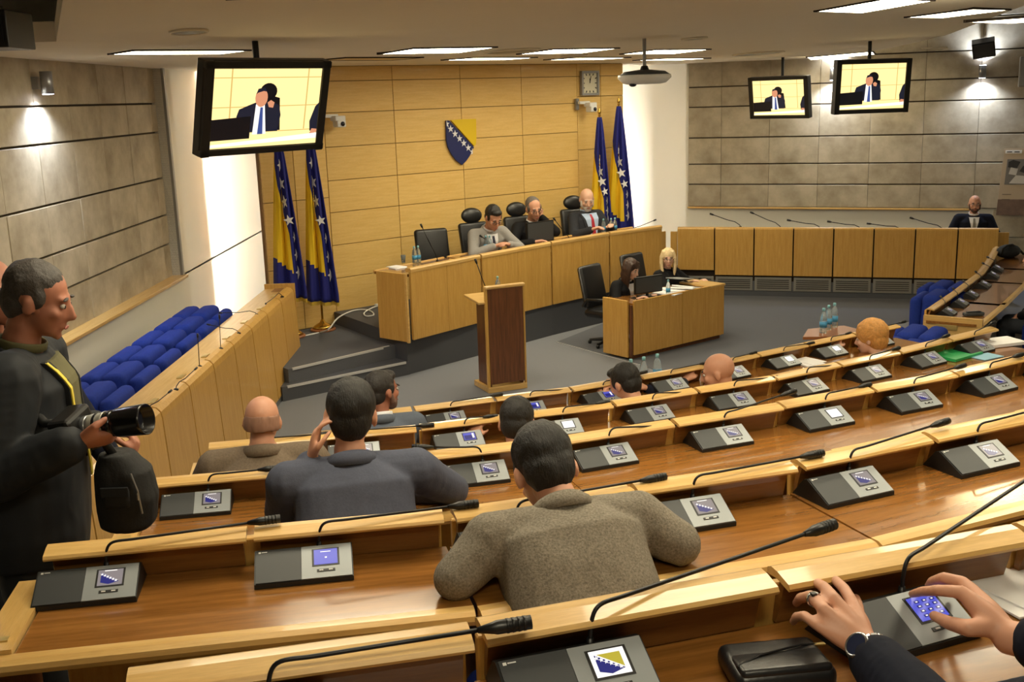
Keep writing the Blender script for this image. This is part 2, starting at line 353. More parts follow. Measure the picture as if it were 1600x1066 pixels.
# ---- ceilings: level ring over the stage, a tilted sheet over the seating, a higher slab above
CP = Vector((-2.737, 6.94, 0)); CD = Vector((.52, .854, 0)); CN = Vector((.854, -.52, 0)); SLOPE = .058
def cloud(x, y):
    q = Vector((x, y, 0)) - CP; return CZ + max(0, q.dot(CN)) * SLOPE
far = CP + CD * 7.0
mb = MB()
ring = [(-4.0, 6.9), (CP.x, CP.y), (far.x, far.y), (far.x + 2.2, far.y + 2.6), (sp(2.6).x, sp(2.6).y), (sp(2.2).x, 19.9), (-4, 19.9)]
mb.prism(ring, CZ, CZ + .12)
tag(mb.build('ceiling', 'ceiling_paint'), 'off-white level ceiling over the presidium', kind='structure')
edge = [(CP.x, CP.y), (-1.72, 4.55), (-1.2, 1.5), (-1.0, -2.5), (4.0, -2.5), (4.0, 6.0), (4.45, 9.8), (5.2, 13.2), (5.45, 14.9), (5.1, 16.4), (far.x + 2.2, far.y + 2.6), (far.x, far.y)]
mb = MB(); bt = [mb.bm.verts.new((x, y, cloud(x, y) if (x, y) != (far.x + 2.2, far.y + 2.6) else CZ)) for x, y in edge]
def flat_z(x, y):
    q = Vector((x, y, 0)) - far
    return min(cloud(x, y), CZ + .10 + .02 * max(0, 14 - y)) if y > 9 else cloud(x, y)
for v in bt: v.co.z = flat_z(v.co.x, v.co.y) if v.co.y < 15.5 else CZ
bt[0].co.z = CZ; bt[-1].co.z = CZ
mb.bm.faces.new(bt)
bmesh.ops.triangulate(mb.bm, faces=mb.bm.faces[:])
g = bmesh.ops.extrude_face_region(mb.bm, geom=mb.bm.faces[:]); bmesh.ops.translate(mb.bm, vec=(0, 0, .1), verts=[v for v in g['geom'] if isinstance(v, bmesh.types.BMVert)])
bmesh.ops.recalc_face_normals(mb.bm, faces=mb.bm.faces[:])
co = tag(mb.build('ceiling_sheet', 'ceiling_paint'), 'tilted suspended ceiling sheet above the seating', kind='structure')
tag(MB().box((2, 8.6, 4.65), (15, 23, .1)).build('ceiling_upper', 'plaster'), 'higher ceiling slab above the suspended sheet', kind='structure')
cbm = bmesh.new(); cbm.from_mesh(co.data); CBVH = BVHTree.FromBMesh(cbm)
def ceil_hit(px, py):
    d = (_F * FPX + _R * (px - 800) - _U * (py - 533)).normalized(); h = CBVH.ray_cast(Vector((0, 0, EYE)), d)
    p2 = at(px, py, CZ)
    if h[0] is None: return p2, Vector((0, 0, -1))
    return h[0], (h[1] if h[1].z < 0 else -h[1])
def ceil_at(x, y):
    h = CBVH.ray_cast(Vector((x, y, 2.0)), Vector((0, 0, 1)))
    return (h[0], h[1] if h[1].z < 0 else -h[1]) if h[0] is not None and h[0].z > CZ - .05 else (Vector((x, y, CZ)), Vector((0, 0, -1)))
def lamp(p, n, rz, label, lit=True, w_=.9, d_=.56):
    e = empty('ceiling_lamp', p + n * .002, 0); q = Vector((0, 0, -1)).rotation_difference(n); e.rotation_mode = 'QUATERNION'; e.rotation_quaternion = q @ Matrix.Rotation(rz, 3, 'Z').to_quaternion()
    m = MB(); t = .014
    for c, d in (((0, d_ / 2, 0), (w_ + 2 * t, t, .02)), ((0, -d_ / 2, 0), (w_ + 2 * t, t, .02)), ((w_ / 2, 0, 0), (t, d_, .02)), ((-w_ / 2, 0, 0), (t, d_, .02))): m.box(c, d)
    m.build('frame', 'gap_dark', e)
    MB().box((0, 0, .0), (w_ - t, d_ - t, .012)).build('diffuser', 'lamp_lit' if lit else 'lamp_off', e)
    return tag(e, label, 'ceiling lamp', 'ceiling lamps')
lamp(*ceil_hit(281, 80.5), math.atan2(.6, .8) , 'lit rectangular ceiling lamp left of the large hanging screen')
lamp(*ceil_hit(684, 78), aw, 'lit ceiling lamp above the coat of arms, nearer one')
lamp(*ceil_hit(765, 91), aw, 'lit ceiling lamp just in front of the timber wall above the arms')
lamp(*ceil_hit(888, 79), aw, 'lit ceiling lamp left of the projector pole, nearer of the pair')
lamp(*ceil_hit(918, 91), aw, 'lit ceiling lamp above the wall clock')
lamp(*ceil_hit(1040, 80), aw, 'lit ceiling lamp right of the projector pole, nearer of the pair')
lamp(*ceil_hit(1050, 92), aw, 'lit ceiling lamp behind the projector near the white wall')
lamp(*ceil_hit(578, 91), aw, 'unlit yellowish ceiling panel beside the large hanging screen', False)
lamp(*ceil_hit(1314, 86.5), ar, 'lit ceiling lamp above the right hanging screens')
lamp(*ceil_hit(1366, 8), aw, 'lit ceiling lamp at the top edge, leftmost of three', True, .62, .62)
lamp(*ceil_hit(1496, 20), aw, 'lit ceiling lamp at the top edge, middle of three', True, .62, .62)
lamp(*ceil_hit(1610, 29), aw, 'lit ceiling lamp at the top right corner', True, .62, .62)
for ln, (x, y) in enumerate(((-.85, 5.5), (.6, 5.4), (2.1, 4.9), (-.7, 3.4), (.8, 3.0), (2.3, 2.6), (.2, .4), (3.2, 4.3))):
    p, n = ceil_at(x, y)
    lamp(p, n, .25, f'lit ceiling lamp over the seating rows above the picture, {ORD[ln]} from the stage side')
def grille(px, py, label, r=.12):
    p, n = ceil_hit(px, py); e = empty('ceiling_speaker', p + n * .001); e.rotation_mode = 'QUATERNION'; e.rotation_quaternion = Vector((0, 0, -1)).rotation_difference(n)
    MB().lathe([(r, 0), (r, -.012), (r * .93, -.016), (r * .9, -.008), (r * .9, 0)]).build('rim', 'ceiling_paint', e, smooth=True)
    MB().lathe([(r * .89, -.001), (r * .89, -.009), (r * .5, -.012)]).build('mesh_cover', 'vent_grey', e, smooth=True)
    tag(e, label, 'speaker', 'ceiling speakers')
grille(295, 48, 'round ceiling speaker grille at upper left')
grille(1085, 59, 'round ceiling speaker grille right of the projector pole', .13)
grille(897, 86, 'small round ceiling grille above the clock', .15)
grille(1460, 74, 'round ceiling grille above the right wall', .15)
grille(800, 79, 'wide round ceiling air diffuser above the arms', .28)
grille(1185, 83, 'wide round ceiling air diffuser near the small right screen', .34)

# ---- unseen lights added behind both timber wall ends to wash the walls bright
def wash(x, y, z0, h, label):
    e = empty('added_wash_light', (x, y, z0), 0)
    MB().box((0, 0, h / 2), (.05, .05, h), bev=.008).build('housing', 'white_plastic', e)
    MB().tube([(.0, .045, .03), (.0, .045, h - .03)], .028, 12).build('tube_cover', 'added_wash_lit', e)
    MB().lathe([(.07, 0), (.07, .012)]).build('foot', 'white_plastic', e)
    tag(e, label, 'light', 'added wash lights behind the timber wall')
p = wp(cu[0], 0); wash(p.x + .13, p.y + .30, .30, 3.0, 'added unseen batten light behind the left end of the timber wall')
p = wp(cu[-1], 0); wash(p.x - .05, p.y + .27, .45, 1.9, 'added unseen batten light behind the right end of the timber wall')

# ================================================================== FURNITURE
# ---- presidium desk: four units, each with two front panels
NAMES4 = ['leftmost', 'second from left', 'third from left', 'rightmost']
for i in range(4):
    A, B = PT[i], PT[i + 1]; d = B - A; L = d.length; rz = math.atan2(d.y, d.x)
    e = empty('presidium_desk', (A.x, A.y, .45), rz); H = .75
    x0 = .016; x1 = L - .016; xm = (x0 + x1) / 2
    for a, b in ((x0, xm - .0015), (xm + .0015, x1)):
        MB().box(((a + b) / 2, .02, (H - .09) / 2), (b - a, .03, H + .01), bev=.002, seg=1).build('front_panel', 'maple_upright', e)
    MB().profx([(.0, H - .045), (.0, H - .015), (.012, H), (.07, H), (.085, H - .01), (.085, H - .045)], x0, x1).build('top_rail', 'maple_lengthwise', e)
    MB().box((L / 2, .33, H - .09), (L - .03, .5, .03), bev=.004).build('worktop', 'walnut_top', e)
    MB().box((L / 2, .59, H - .085), (L - .03, .03, .045), bev=.01).build('edge_band', 'maple_lengthwise', e)
    MB().box((L - .02, .3, .32), (.02, .45, .64)).build('support', 'walnut_dark', e)
    if i < 3: MB().box((L, .03, H - .03), (.016, .02, .07), bev=.004).build('joint_clip', 'silver', e)
    tag(e, f'maple presidium desk unit on the platform, {NAMES4[i]} of four', 'desk', 'presidium desk units')
    if i == 0:
        MB().box((-.02, .27, .31), (.03, .46, .76), bev=.002).build('end_panel', 'maple_upright', e)
        MB().box((-.035, .035, .31), (.025, .03, .77)).build('corner_post', 'maple_lengthwise', e)
    if i == 3:
        MB().box((L + .06, .08, .25), (.12, .03, .8), bev=.002).build('end_panel', 'maple_upright', e)

# ---- left gallery desk along the wall
xl, yl0, yl1 = -2.43, 4.7, 12.06
gaps = [yl1 - .69 * i for i in range(12)]
e = empty('gallery_desk', (xl, yl1, 0), 0)
for k, (b, a) in enumerate(zip(gaps, gaps[1:])):
    y0, y1 = a - yl1 + .010, b - yl1 - .010
    m = MB(); prof = [(.04, .06), (.0, .90), (-.008, .945), (-.035, .975), (-.075, .985), (-.075, .965), (-.045, .955), (-.03, .93), (-.026, .88), (.012, .06)]
    m.extr([(p[0], p[1]) for p in prof], (0, y0, 0), (1, 0, 0), (0, 0, 1), (0, 1, 0), y1 - y0); m.build('front_panel', 'maple_upright', e)
Lg = yl1 - gaps[-1]
MB().box((-.20, -Lg / 2, .955), (.25, Lg, .025), bev=.003).build('worktop', 'maple_lengthwise_y', e)
MB().box((-.02, -Lg / 2, .45), (.02, Lg - .02, .86)).build('backing', 'gap_dark', e)
MB().box((.02, -Lg / 2, .03), (.04, Lg, .06)).build('plinth', 'metal_grey', e)
MB().box((-.16, .02, .52), (.34, .03, 1.0), bev=.003).build('end_panel', 'maple_upright', e)
MB().box((-.16, .03, .93), (.1, .5, .08)).build('end_shelf', 'walnut_board', e)
for k, y in enumerate(gaps[1:9]):
    pl = MB().box((-.12, y - yl1 + .2, .972), (.045, .12, .008), bev=.002).build('nameplate', 'nameplate', e)
tag(e, 'long maple gallery desk along the left wall below the ledge', 'desk')
tag(MB().box((-3.08, 8.2, .125), (1.3, 8.2, .25)).build('gallery_floor', 'carpet_dark'), 'raised carpeted strip behind the left desk', kind='structure')

def gooseneck(name, base, tip, label, cat='microphone', r=.004, head=.045, group=None, bendz=.5):
    base, tip = Vector(base), Vector(tip); d = tip - base
    e = empty(name, base); pts = [Vector((0, 0, 0)), Vector((0, 0, .02)) + d * .03, d * .2 + Vector((0, 0, abs(d.length) * .10 * bendz + .015)), d * .5 + Vector((0, 0, d.length * .07 * bendz)), d]
    MB().tube(pts, r, 6).build('stem', 'metal_black', e, smooth=True)
    u = (pts[-1] - pts[-2]).normalized()
    MB().tube([d - u * .005, d + u * head * .3, d + u * head], [r * 1.3, r * 2.4, r * 2.4], 8).build('microphone_head', 'black_plastic', e, smooth=True)
    MB().lathe([(.02, -.004), (.02, .004), (.008, .012)], n=10).build('socket', 'black_plastic', e, smooth=True)
    return tag(e, label, cat, group)
for k, ((bx, by), (tx, ty)) in enumerate((((441, 464), (416, 474)), ((401, 492), (347, 489)), ((373, 521), (329, 508)), ((345, 545), (343, 498)), ((312, 573), (309, 528)), ((275, 609), (304, 578)), ((230, 645), (263, 614)))):
    b = at(bx, by, .975); t = on(tx, ty, (b.x, b.y), (b.x + 1, b.y)); t.z = min(max(t.z, 1.05), 1.28) if k in (3, 4) else 1.08
    gooseneck('desk_microphone', b, t if k in (3, 4) else at(tx, ty, 1.06), f'thin gooseneck microphone on the left gallery desk, {ORD[k]} from the far end', group='gallery microphones', r=.0035, head=.035)

# ---- right desk: eight panels above ventilation grilles
RA, RB = at(1057.5, 355, 1.02), at(1562, 357, 1.02); d = RB - RA; LR = d.length; rr = math.atan2(d.y, d.x)
e = empty('right_desk', (RA.x, RA.y, 0), rr)
gx = [(on(px, 360, RA, RB) - RA).length for px in (1058, 1116.3, 1178.3, 1240, 1303, 1366, 1431, 1497.5, 1562)]; gx[0] = 0
for k in range(8):
    a, b = gx[k] + .01, gx[k + 1] - .01; zb = .31 if k else .38
    MB().profx([(.05, zb), (.03, zb), (.0, .93), (.0, .99), (.012, 1.01), (.05, 1.02), (.075, 1.01), (.075, .99), (.03, .97)], a, b).build('front_panel', 'maple_upright', e)
    v = MB().box(((a + b) / 2, .07, .18), (b - a - .01, .02, .2), bev=.003).build('vent', 'vent_grey', e)
    for r in range(5): MB().box(((a + b) / 2, .057, .12 + .03 * r), (b - a - .08, .012, .009)).build('slat', 'vent_dark', v)
MB().box((LR / 2, .10, .5), (LR, .02, .98)).build('backing', 'gap_dark', e)
MB().box((LR / 2, .06, .035), (LR, .03, .07)).build('plinth', 'skirting', e)
MB().box((LR / 2, .33, .93), (LR, .45, .03), bev=.004).build('worktop', 'walnut_top', e)
MB().box((LR / 2, .57, .93), (LR, .03, .04), bev=.01).build('edge_band', 'maple_lengthwise', e)
MB().box((-.06, .12, .47), (.10, .03, .94), bev=.003).build('end_panel', 'maple_upright', e); MB().box((LR + .08, .2, .47), (.14, .03, .94), bev=.003).build('end_panel', 'maple_upright', e)
tag(e, 'long maple desk of eight panels below the right stone wall', 'desk')
q = RA + SN * -.8
tag(MB().box((LR / 2, .95, .11), (LR + .4, 1.75, .22)).build('gallery_floor', 'carpet_dark', None, (RA.x, RA.y, 0), rr), 'raised carpeted strip behind the right desk', kind='structure')
def rd(x, y, z): return Vector((RA.x, RA.y, 0)) + Matrix.Rotation(rr, 3, 'Z') @ Vector((x, y, z))
for k, (bp, tp) in enumerate((((1157, 349), (1115, 336)), ((1220, 351), (1178, 334)), ((1281, 351), (1236, 345)), ((1344, 352), (1299, 347)), ((1408, 354), (1361, 350)), ((1474, 354), (1428, 342)))):
    A, B = rd(0, .2, 0), rd(1, .2, 0); gooseneck('desk_microphone', on(*bp, A, B) - Vector((0, 0, .05)), on(*tp, A, B), f'black gooseneck microphone on the long right desk, {ORD[k]} from left', r=.006, head=.06, group='right desk microphones')

# ---- clerks' desk in front of the presidium
ca, cb = at(990, 471, .69), at(1132, 443, .69); cd_ = Vector(((cb - ca).x, (cb - ca).y, 0)); LC = cd_.length; rc = math.atan2(cd_.y, cd_.x)
e = empty('clerk_desk', (ca.x, ca.y, 0), rc); x = .0
for a, b in ((.012, LC * .517), (LC * .523, LC)):
    MB().box(((a + b) / 2, .015, .375), (b - a, .025, .63), bev=.002, seg=1).build('front_panel', 'maple_upright', e)
MB().box((-.03, .26, .36), (.03, .40, .66), bev=.003).build('side_panel', 'maple_upright', e)
MB().box((LC - .015, .27, .36), (.03, .45, .64), bev=.003).build('side_panel', 'maple_upright', e)
MB().box((-.012, .03, .34), (.025, .03, .6)).build('corner_recess', 'walnut_dark', e)
MB().box((LC / 2, .28, .645), (LC - .04, .5, .025), bev=.003).build('worktop', 'walnut_top', e)
MB().box((LC - .12, .25, .676), (.28, .5, .025), bev=.004).build('side_shelf', 'maple_lengthwise_y', e)
MB().box((LC / 2, .27, .03), (LC - .04, .44, .06)).build('plinth', 'walnut_dark', e)
tag(e, 'maple clerks desk with two front panels before the presidium', 'desk')
def ck(x, y, z): return Vector((ca.x, ca.y, 0)) + Matrix.Rotation(rc, 3, 'Z') @ Vector((x, y, z))
tag(MB().prism([at(870, 535, 0), at(962, 559, 0), at(1060, 590, 0), at(1300, 530, 0), rd(LR, .0, 0), rd(0, .0, 0), PT[4], at(945, 505, 0)], 0, .006).build('floor_dark_area', 'carpet_dark'), 'darker area of floor around the clerks desk', kind='structure')  # thin sheet in a darker tone laid over the floor
pa, pb = at(870, 535, 0), at(1000, 571, 0)
MB().extr([(-.01, 0), (.01, 0), (.01, .01), (-.01, .01)], pa, (-.7, .7, 0), (0, 0, 1), (pb - pa).normalized(), (pb - pa).length).build('trim_2', 'nosing')['kind'] = 'structure'

# ---- lectern
la, lb = at(765, 615, 0), at(822, 607, 0); dl = lb - la; rl = math.atan2(dl.y, dl.x) ; LW = .42
e = empty('lectern', (la.x, la.y, 0), R_(24))
MB().box((LW / 2, .19, .03), (LW + .02, .40, .06), bev=.006).build('base', 'maple_lengthwise', e)
MB().box((LW / 2, .0, .60), (LW - .03, .02, 1.02), bev=.003).build('back_panel', 'walnut_dark', e)
MB().box((.0, .01, .58), (.03, .03, 1.05), bev=.004).build('post', 'maple_upright', e); MB().box((LW, .01, .58), (.02, .03, 1.05), bev=.004).build('post', 'maple_upright', e)
MB().box((LW / 2, .01, 1.105), (LW + .03, .06, .035), bev=.012).build('top_rail', 'maple_lengthwise', e)
MB().box((.03, .17, .50), (.02, .30, .9)).build('side_panel', 'walnut_dark', e); MB().box((LW - .03, .17, .50), (.02, .30, .9)).build('side_panel', 'walnut_dark', e)
MB().box((LW / 2 - .055, .20, .965), (LW + .06, .40, .025), Matrix.Rotation(R_(4), 3, 'X'), bev=.006).build('desk_top', 'maple_lengthwise', e)
tag(e, 'walnut lectern with maple edges standing before the presidium', 'lectern')
lt = Vector((la.x, la.y, 0)) + Matrix.Rotation(R_(24), 3, 'Z') @ Vector((.08, .12, .985))
gooseneck('lectern_microphone', lt, on(745, 412, (lt.x, lt.y), (lt.x + 1, lt.y)), 'slender gooseneck microphone rising from the lectern', r=.005, head=.05, bendz=.1)
def glass(loc, label, h=.09):
    e = empty('water_glass', loc); MB().lathe([(.022, 0), (.03, h), (.028, h), (.02, .006)], n=14).build('glass_body', 'water', e, smooth=True); return tag(e, label, 'glass')
g_ = Vector((la.x, la.y, 0)) + Matrix.Rotation(R_(24), 3, 'Z') @ Vector((.22, .2, .98)); 
def bottle(loc, label, h=.22, group='water bottles'):
    e = empty('water_bottle', loc); s = h / .22
    MB().lathe([(.03 * s, 0), (.032 * s, .01 * s), (.032 * s, .12 * s), (.024 * s, .165 * s), (.012 * s, .185 * s), (.012 * s, .195 * s)], n=14).build('bottle_body', 'water', e, smooth=True)
    MB().lathe([(.0135 * s, .193 * s), (.0135 * s, .215 * s), (.01 * s, .22 * s)], n=12).build('cap', 'bottle_cap', e, smooth=True)
    MB().lathe([(.0328 * s, .05 * s), (.0328 * s, .10 * s)], n=14).build('label_band', 'bottle_label', e, smooth=True)
    return tag(e, label, 'bottle', group)
bottle(g_, 'small water bottle on the lectern shelf, top just showing', .20)

# ---- console prototypes
def console(kind):
    e = empty('microphone_console'); D = .115; F0 = .012; BK = .062; W_ = .25; xs = .118
    MB().profx([(-D, 0), (-D, F0), (-.02, BK), (-.005, BK - .004), (.045, .0)], 0, W_).build('housing', 'device_black', e)
    sl = Vector((0, D - .02, BK - F0)).normalized(); nn = Vector((0, -sl.z, sl.y)); o0 = Vector((0, -D, F0)); LS = math.hypot(D - .02, BK - F0)
    def plate(m, x0, x1, t0, t1, lift, th): m.extr([(x0, t0 * LS), (x1, t0 * LS), (x1, t1 * LS), (x0, t1 * LS)], o0 + nn * lift, (1, 0, 0), sl, nn, th); return m
    gp = plate(MB(), .004, xs, .02, .99, 0, .003).build('speaker_grille', 'device_dark', e)
    m = MB(); plate(m, .010, .016, .9, .95, .003, .0006); plate(m, .018, .032, .92, .94, .003, .0006); m.build('maker_mark', 'white_plastic', gp)
    plate(MB(), xs + .001, W_ - .003, .02, .99, 0, .003).build('control_face', 'grey_plastic', e)
    plate(MB(), .146, .216, .36, .88, .003, .001).build('bezel', 'device_black', e)
    m = MB(); sx0, sx1, sy0, sy1 = .151, .211, .40, .85
    bg = {'flag': 0, 'blue': 1, 'white': 2, 'keypad': 1, 'bright': 2, 'panel': 1}[kind]; m.mi = bg
    plate(m, sx0, sx1, sy0, sy1, .004, .0006)
    if kind in ('flag', 'bright'):
        h = (sy1 - sy0) * LS; ww = sx1 - sx0
        def tri(pts, mi): m.mi = mi; m.extr(pts, o0 + nn * .0047 + Vector((sx0, 0, 0)) + sl * sy0 * LS, (1, 0, 0), sl, nn, .0004)
        tri([(ww * .12, h * .84), (ww * .12, h * .2), (ww * .45, h * .06), (ww * .86, h * .2)], 3)
        if kind == 'bright' : tri([(ww * .2, h * .84), (ww * .86, h * .25), (ww * .86, h * .84)], 4)
        for k in range(6): 
            t = .08 + k * .15; m.mi = 2; m.extr(star(.0045), o0 + nn * .0052 + Vector((sx0 + ww * (.10 + .78 * t), 0, 0)) + sl * (sy0 * LS + h * (.76 - .6 * t)), (1, 0, 0), sl, nn, .0003)
        m.mi = 2; m.extr([(ww * .25, h * .91), (ww * .75, h * .91), (ww * .75, h * .96), (ww * .25, h * .96)], o0 + nn * .0047 + Vector((sx0, 0, 0)) + sl * sy0 * LS, (1, 0, 0), sl, nn, .0003)
    if kind == 'blue':
        m.mi = 2; plate(m, .168, .194, .765, .785, .0047, .0003); plate(m, .179, .184, .58, .62, .0047, .0003)
    if kind == 'panel':
        m.mi = 3; plate(m, .155, .207, .43, .7, .0047, .0003); m.mi = 2; plate(m, .195, .205, .5, .8, .0052, .0003)
    if kind == 'keypad':
        for r in range(4):
            for c in range(3): m.mi = 3; plate(m, .162 + c * .017, .172 + c * .017, .46 + r * .09, .51 + r * .09, .0047, .0003); m.mi = 2; plate(m, .165 + c * .017, .169 + c * .017, .475 + r * .09, .495 + r * .09, .0052, .0003)
    m.build('screen', ['screen_grey', 'screen_blue', 'screen_white', 'screen_navy', 'screen_gold'], e)
    b = plate(MB(), .158, .204, .19, .26, .003, .0015).build('button_bar', 'device_black', e)
    m = MB(); plate(m, .164, .174, .21, .24, .0045, .0008); plate(m, .188, .198, .21, .24, .0045, .0008); m.build('button', 'white_plastic', b)
    return e
STEM = {}
def stem_parts(e, tip, base=(.165, -.012, .052)):
    """bent gooseneck: straight up out of the console, over to the side, long straight run to the microphone"""
    base = Vector(base); tip = Vector(tip); hd = Vector((tip.x - base.x, tip.y - base.y, 0)).normalized(); p3 = base + hd * .075 + Vector((0, 0, .07)); dn = (tip - p3).normalized()
    p1 = base + Vector((0, 0, .085)); p2 = p3 - dn * .055; fine = []
    for k in range(15):
        t = k / 14; fine.append(base * (1 - t) ** 3 + p1 * 3 * t * (1 - t) ** 2 + p2 * 3 * t * t * (1 - t) + p3 * t ** 3)
    pts = [tip - dn * .085]; fine += [p3.lerp(pts[0], .5), pts[0]]
    st = MB().tube([base - Vector((0, 0, .012)), base + Vector((0, 0, .018))], [.010, .006], 8).tube(fine, .0038, 7).build('microphone_stem', 'metal_black', e, smooth=True)
    a = pts[-1]; hd = MB(); hd.tube([a, a + dn * .025, a + dn * .03, a + dn * .085], [.005, .010, .0115, .0115], 10)
    for k in range(4): hd.tube([a + dn * (.045 + k * .009), a + dn * (.049 + k * .009)], .0122, 10)
    hd.build('microphone_head', 'black_plastic', st, smooth=True)
PROTO = {k: console(k) for k in ('flag', 'blue', 'white', 'keypad', 'bright', 'panel')}
USED = {}
def place_console(kind, loc, rz, tip, label):
    if kind not in USED: e = PROTO[kind]; USED[kind] = 1
    else: e = copy_tree(PROTO_BARE[kind])
    e.location = loc; e.rotation_euler.z = rz
    if tip: stem_parts(e, tip)
    return tag(e, label, 'microphone console', 'microphone consoles')
PROTO_BARE = {}
for k, e in PROTO.items():
    PROTO_BARE[k] = e

# ---- the curved desk rows
ROWN = {1: 'nearest row', 2: 'second row', 3: 'third row', 4: 'fourth row', 5: 'fifth row'}
KIND = {(1, 1): 'bright', (1, 2): 'keypad', (2, 1): 'blue', (3, 5): 'white', (4, 3): 'white', (4, 2): 'panel', (5, 2): 'panel', (5, 3): 'panel', (5, 6): 'white', (5, 7): 'white'}
TIP = {(1, 0): (.575, .06, .19), (1, 1): (.60, .10, .27), (1, 2): (.58, .18, .30), (2, 0): (.55, .06, .15), (2, 1): (.575, .05, .16), (2, 2): (.5, .05, .14), (2, 3): (.545, .08, .16), (2, 4): (.56, .09, .20), (3, 2): (-.10, .05, .13), (4, 2): (.5, .06, .15)}
TIPPX = {(1, 0): (830, 973), (1, 1): (1303, 820), (1, 2): (1790, 690), (2, 0): (438, 811), (2, 1): (747, 787), (2, 2): (1040, 745), (2, 3): (1286, 708), (2, 4): (1482, 658), (3, 3): (1083, 664), (3, 4): (1243, 611), (3, 6): (1508, 571), (4, 2): (777, 651), (4, 4): (1105, 613), (4, 5): (1224, 589), (4, 6): (1331, 569), (5, 1): (785, 616), (5, 2): (911, 608)}
TIPN = {(1, 1): .12, (1, 2): .15}
TXT = {'flag': 'flag', 'blue': 'plain blue', 'white': 'white', 'keypad': 'keypad', 'bright': 'bright flag', 'panel': 'violet'}
NSEAT = {1: [1, 2, 2], 2: [2, 2, 2], 3: [1, 2, 2, 2, 2], 4: [2, 2, 2, 2, 2], 5: [1, 2, 2, 2, 2]}
cons = []
for k in (1, 2, 3, 4, 5):
    zt, units = ROWS[k]; fl = LVL[k]; seat = 0
    for ui, (A, B) in enumerate(units):
        L = math.hypot(B[0] - A[0], B[1] - A[1]); rz = math.atan2(B[1] - A[1], B[0] - A[0]); ns = NSEAT[k][ui]; h = zt - fl
        e = empty('desk_unit', (A[0], A[1], fl), rz)
        left = ui == 0
        def dang(i): 
            if not 0 <= i < len(units): return 0
            (a0, a1), = [units[i]]; q = math.atan2(a1[1] - a0[1], a1[0] - a0[0]) - rz; return math.tan(abs(q) / 2)
        g0, g1 = dang(ui - 1), dang(ui + 1)
        MB().prism([((.002 if left else -.009), -.002), ((.002 if left else -.009) - .37 * g0, -.372), (L + .007 + .37 * g1, -.372), (L + .007, -.002)], h - .025, h).build('worktop', 'walnut_top', e)
        MB().profx([(-.372, h - .028), (-.372, h + .001), (-.40, h + .001), (-.416, h - .006), (-.42, h - .018), (-.412, h - .032), (-.39, h - .036)], (-.085 if left else -.008 - .395 * g0), L + .006 + .395 * g1).build('edge_band', 'maple_lengthwise', e)
        MB().box((L / 2, .022, (h + .07) / 2), (L - .006, .02, h + .07), bev=.003, seg=1).build('front_panel', 'maple_upright', e)
        for x in ((-.07 if left else .012), L - .012): MB().box((x, -.17, (h - .03) / 2), (.02, .36, h - .03)).build('side_panel', 'walnut_dark', e)
        if left:
            rm = MB().profx([(-.372, h - .03), (-.372, h + .012), (.01, h + .012), (.01, h - .03)], -.085, -.004).build('end_rim', 'maple_lengthwise_y', e)
            pl = MB().box((-.045, -.32, h + .014), (.045, .022, .004)).build('nameplate', 'nameplate', rm)
        sw = L / ns
        for s in range(ns):
            a, b = s * sw + (.0 if s == 0 else .012), (s + 1) * sw - (.0 if s == ns - 1 else .008)
            if left and s == 0: a -= .0
            bd = MB().profx([(.0, h), (-.006, h + .02), (-.016, h + .055), (-.03, h + .095), (-.014, h + .095), (.004, h + .05), (.012, h)], a + .012, b - .012).build('screen_board', 'walnut_board', e)
            MB().profx([(-.060, h + .088), (-.063, h + .094), (-.058, h + .101), (-.02, h + .110), (.0, h + .111), (.012, h + .106), (.012, h + .094), (-.02, h + .096)], a, b).build('cap', 'maple_lengthwise', bd)
            sid = (k, seat); kind = KIND.get(sid, 'flag')
            off = .0 if k <= 2 else .05
            if k == 2 and seat == 0: off = -.015
            if k == 1: off = .01 if seat < 2 else .05
            yo = -.085 if sid == (1, 2) else -.045
            p = Vector((A[0], A[1], 0)) + Matrix.Rotation(rz, 3, 'Z') @ Vector((a + off, yo, 0))
            if not (k == 1 and seat == 0) and not (k == 5 and seat in (0,)):
                tip = TIP.get(sid, (.48 + random.uniform(-.05, .06), .02 + random.uniform(-.02, .03), .115 + random.uniform(-.012, .02)))
                if sid in TIPPX:
                    nv = Vector((-math.sin(rz), math.cos(rz), 0)); q0 = Vector((A[0], A[1], 0)) + nv * TIPN.get(sid, -.01); tw_ = on(*TIPPX[sid], q0, q0 + Vector((math.cos(rz), math.sin(rz), 0)))
                    tip = tuple(Matrix.Rotation(-rz, 3, 'Z') @ (tw_ - Vector((p.x, p.y, zt))))
                cons.append((kind, (p.x, p.y, zt + .001), rz + (.10 if sid == (1, 2) else 0), tip, sid))
            elif k == 1:
                nv = Vector((-math.sin(rz), math.cos(rz), 0)) * -.075; tw_ = on(*TIPPX[sid], Vector((A[0], A[1], 0)) + nv, Vector((B[0], B[1], 0)) + nv); q_ = Vector((p.x + .03, p.y, zt)); cons.append(('flag', (p.x + .03, p.y, zt + .001), rz, tuple(Matrix.Rotation(-rz, 3, 'Z') @ (tw_ - q_)), sid))
            seat += 1
        pos = ('leftmost' if ui == 0 else 'rightmost' if ui == len(units) - 1 else ORD[ui] + ' from left')
        tag(e, f'curved-row walnut desk unit in the {ROWN[k]} from the camera, {pos}', 'desk', 'desk units of the seating rows')
# bare copies are taken before the stems are added
BARE = {k: copy_tree(e) for k, e in PROTO.items()}
PROTO_BARE = BARE
for kind, loc, rz, tip, (k, s) in cons:
    place_console(kind, loc, rz, tip, f'grey console with {TXT[kind]} screen on the {ROWN[k]} from camera, {ORD[s]} from left')

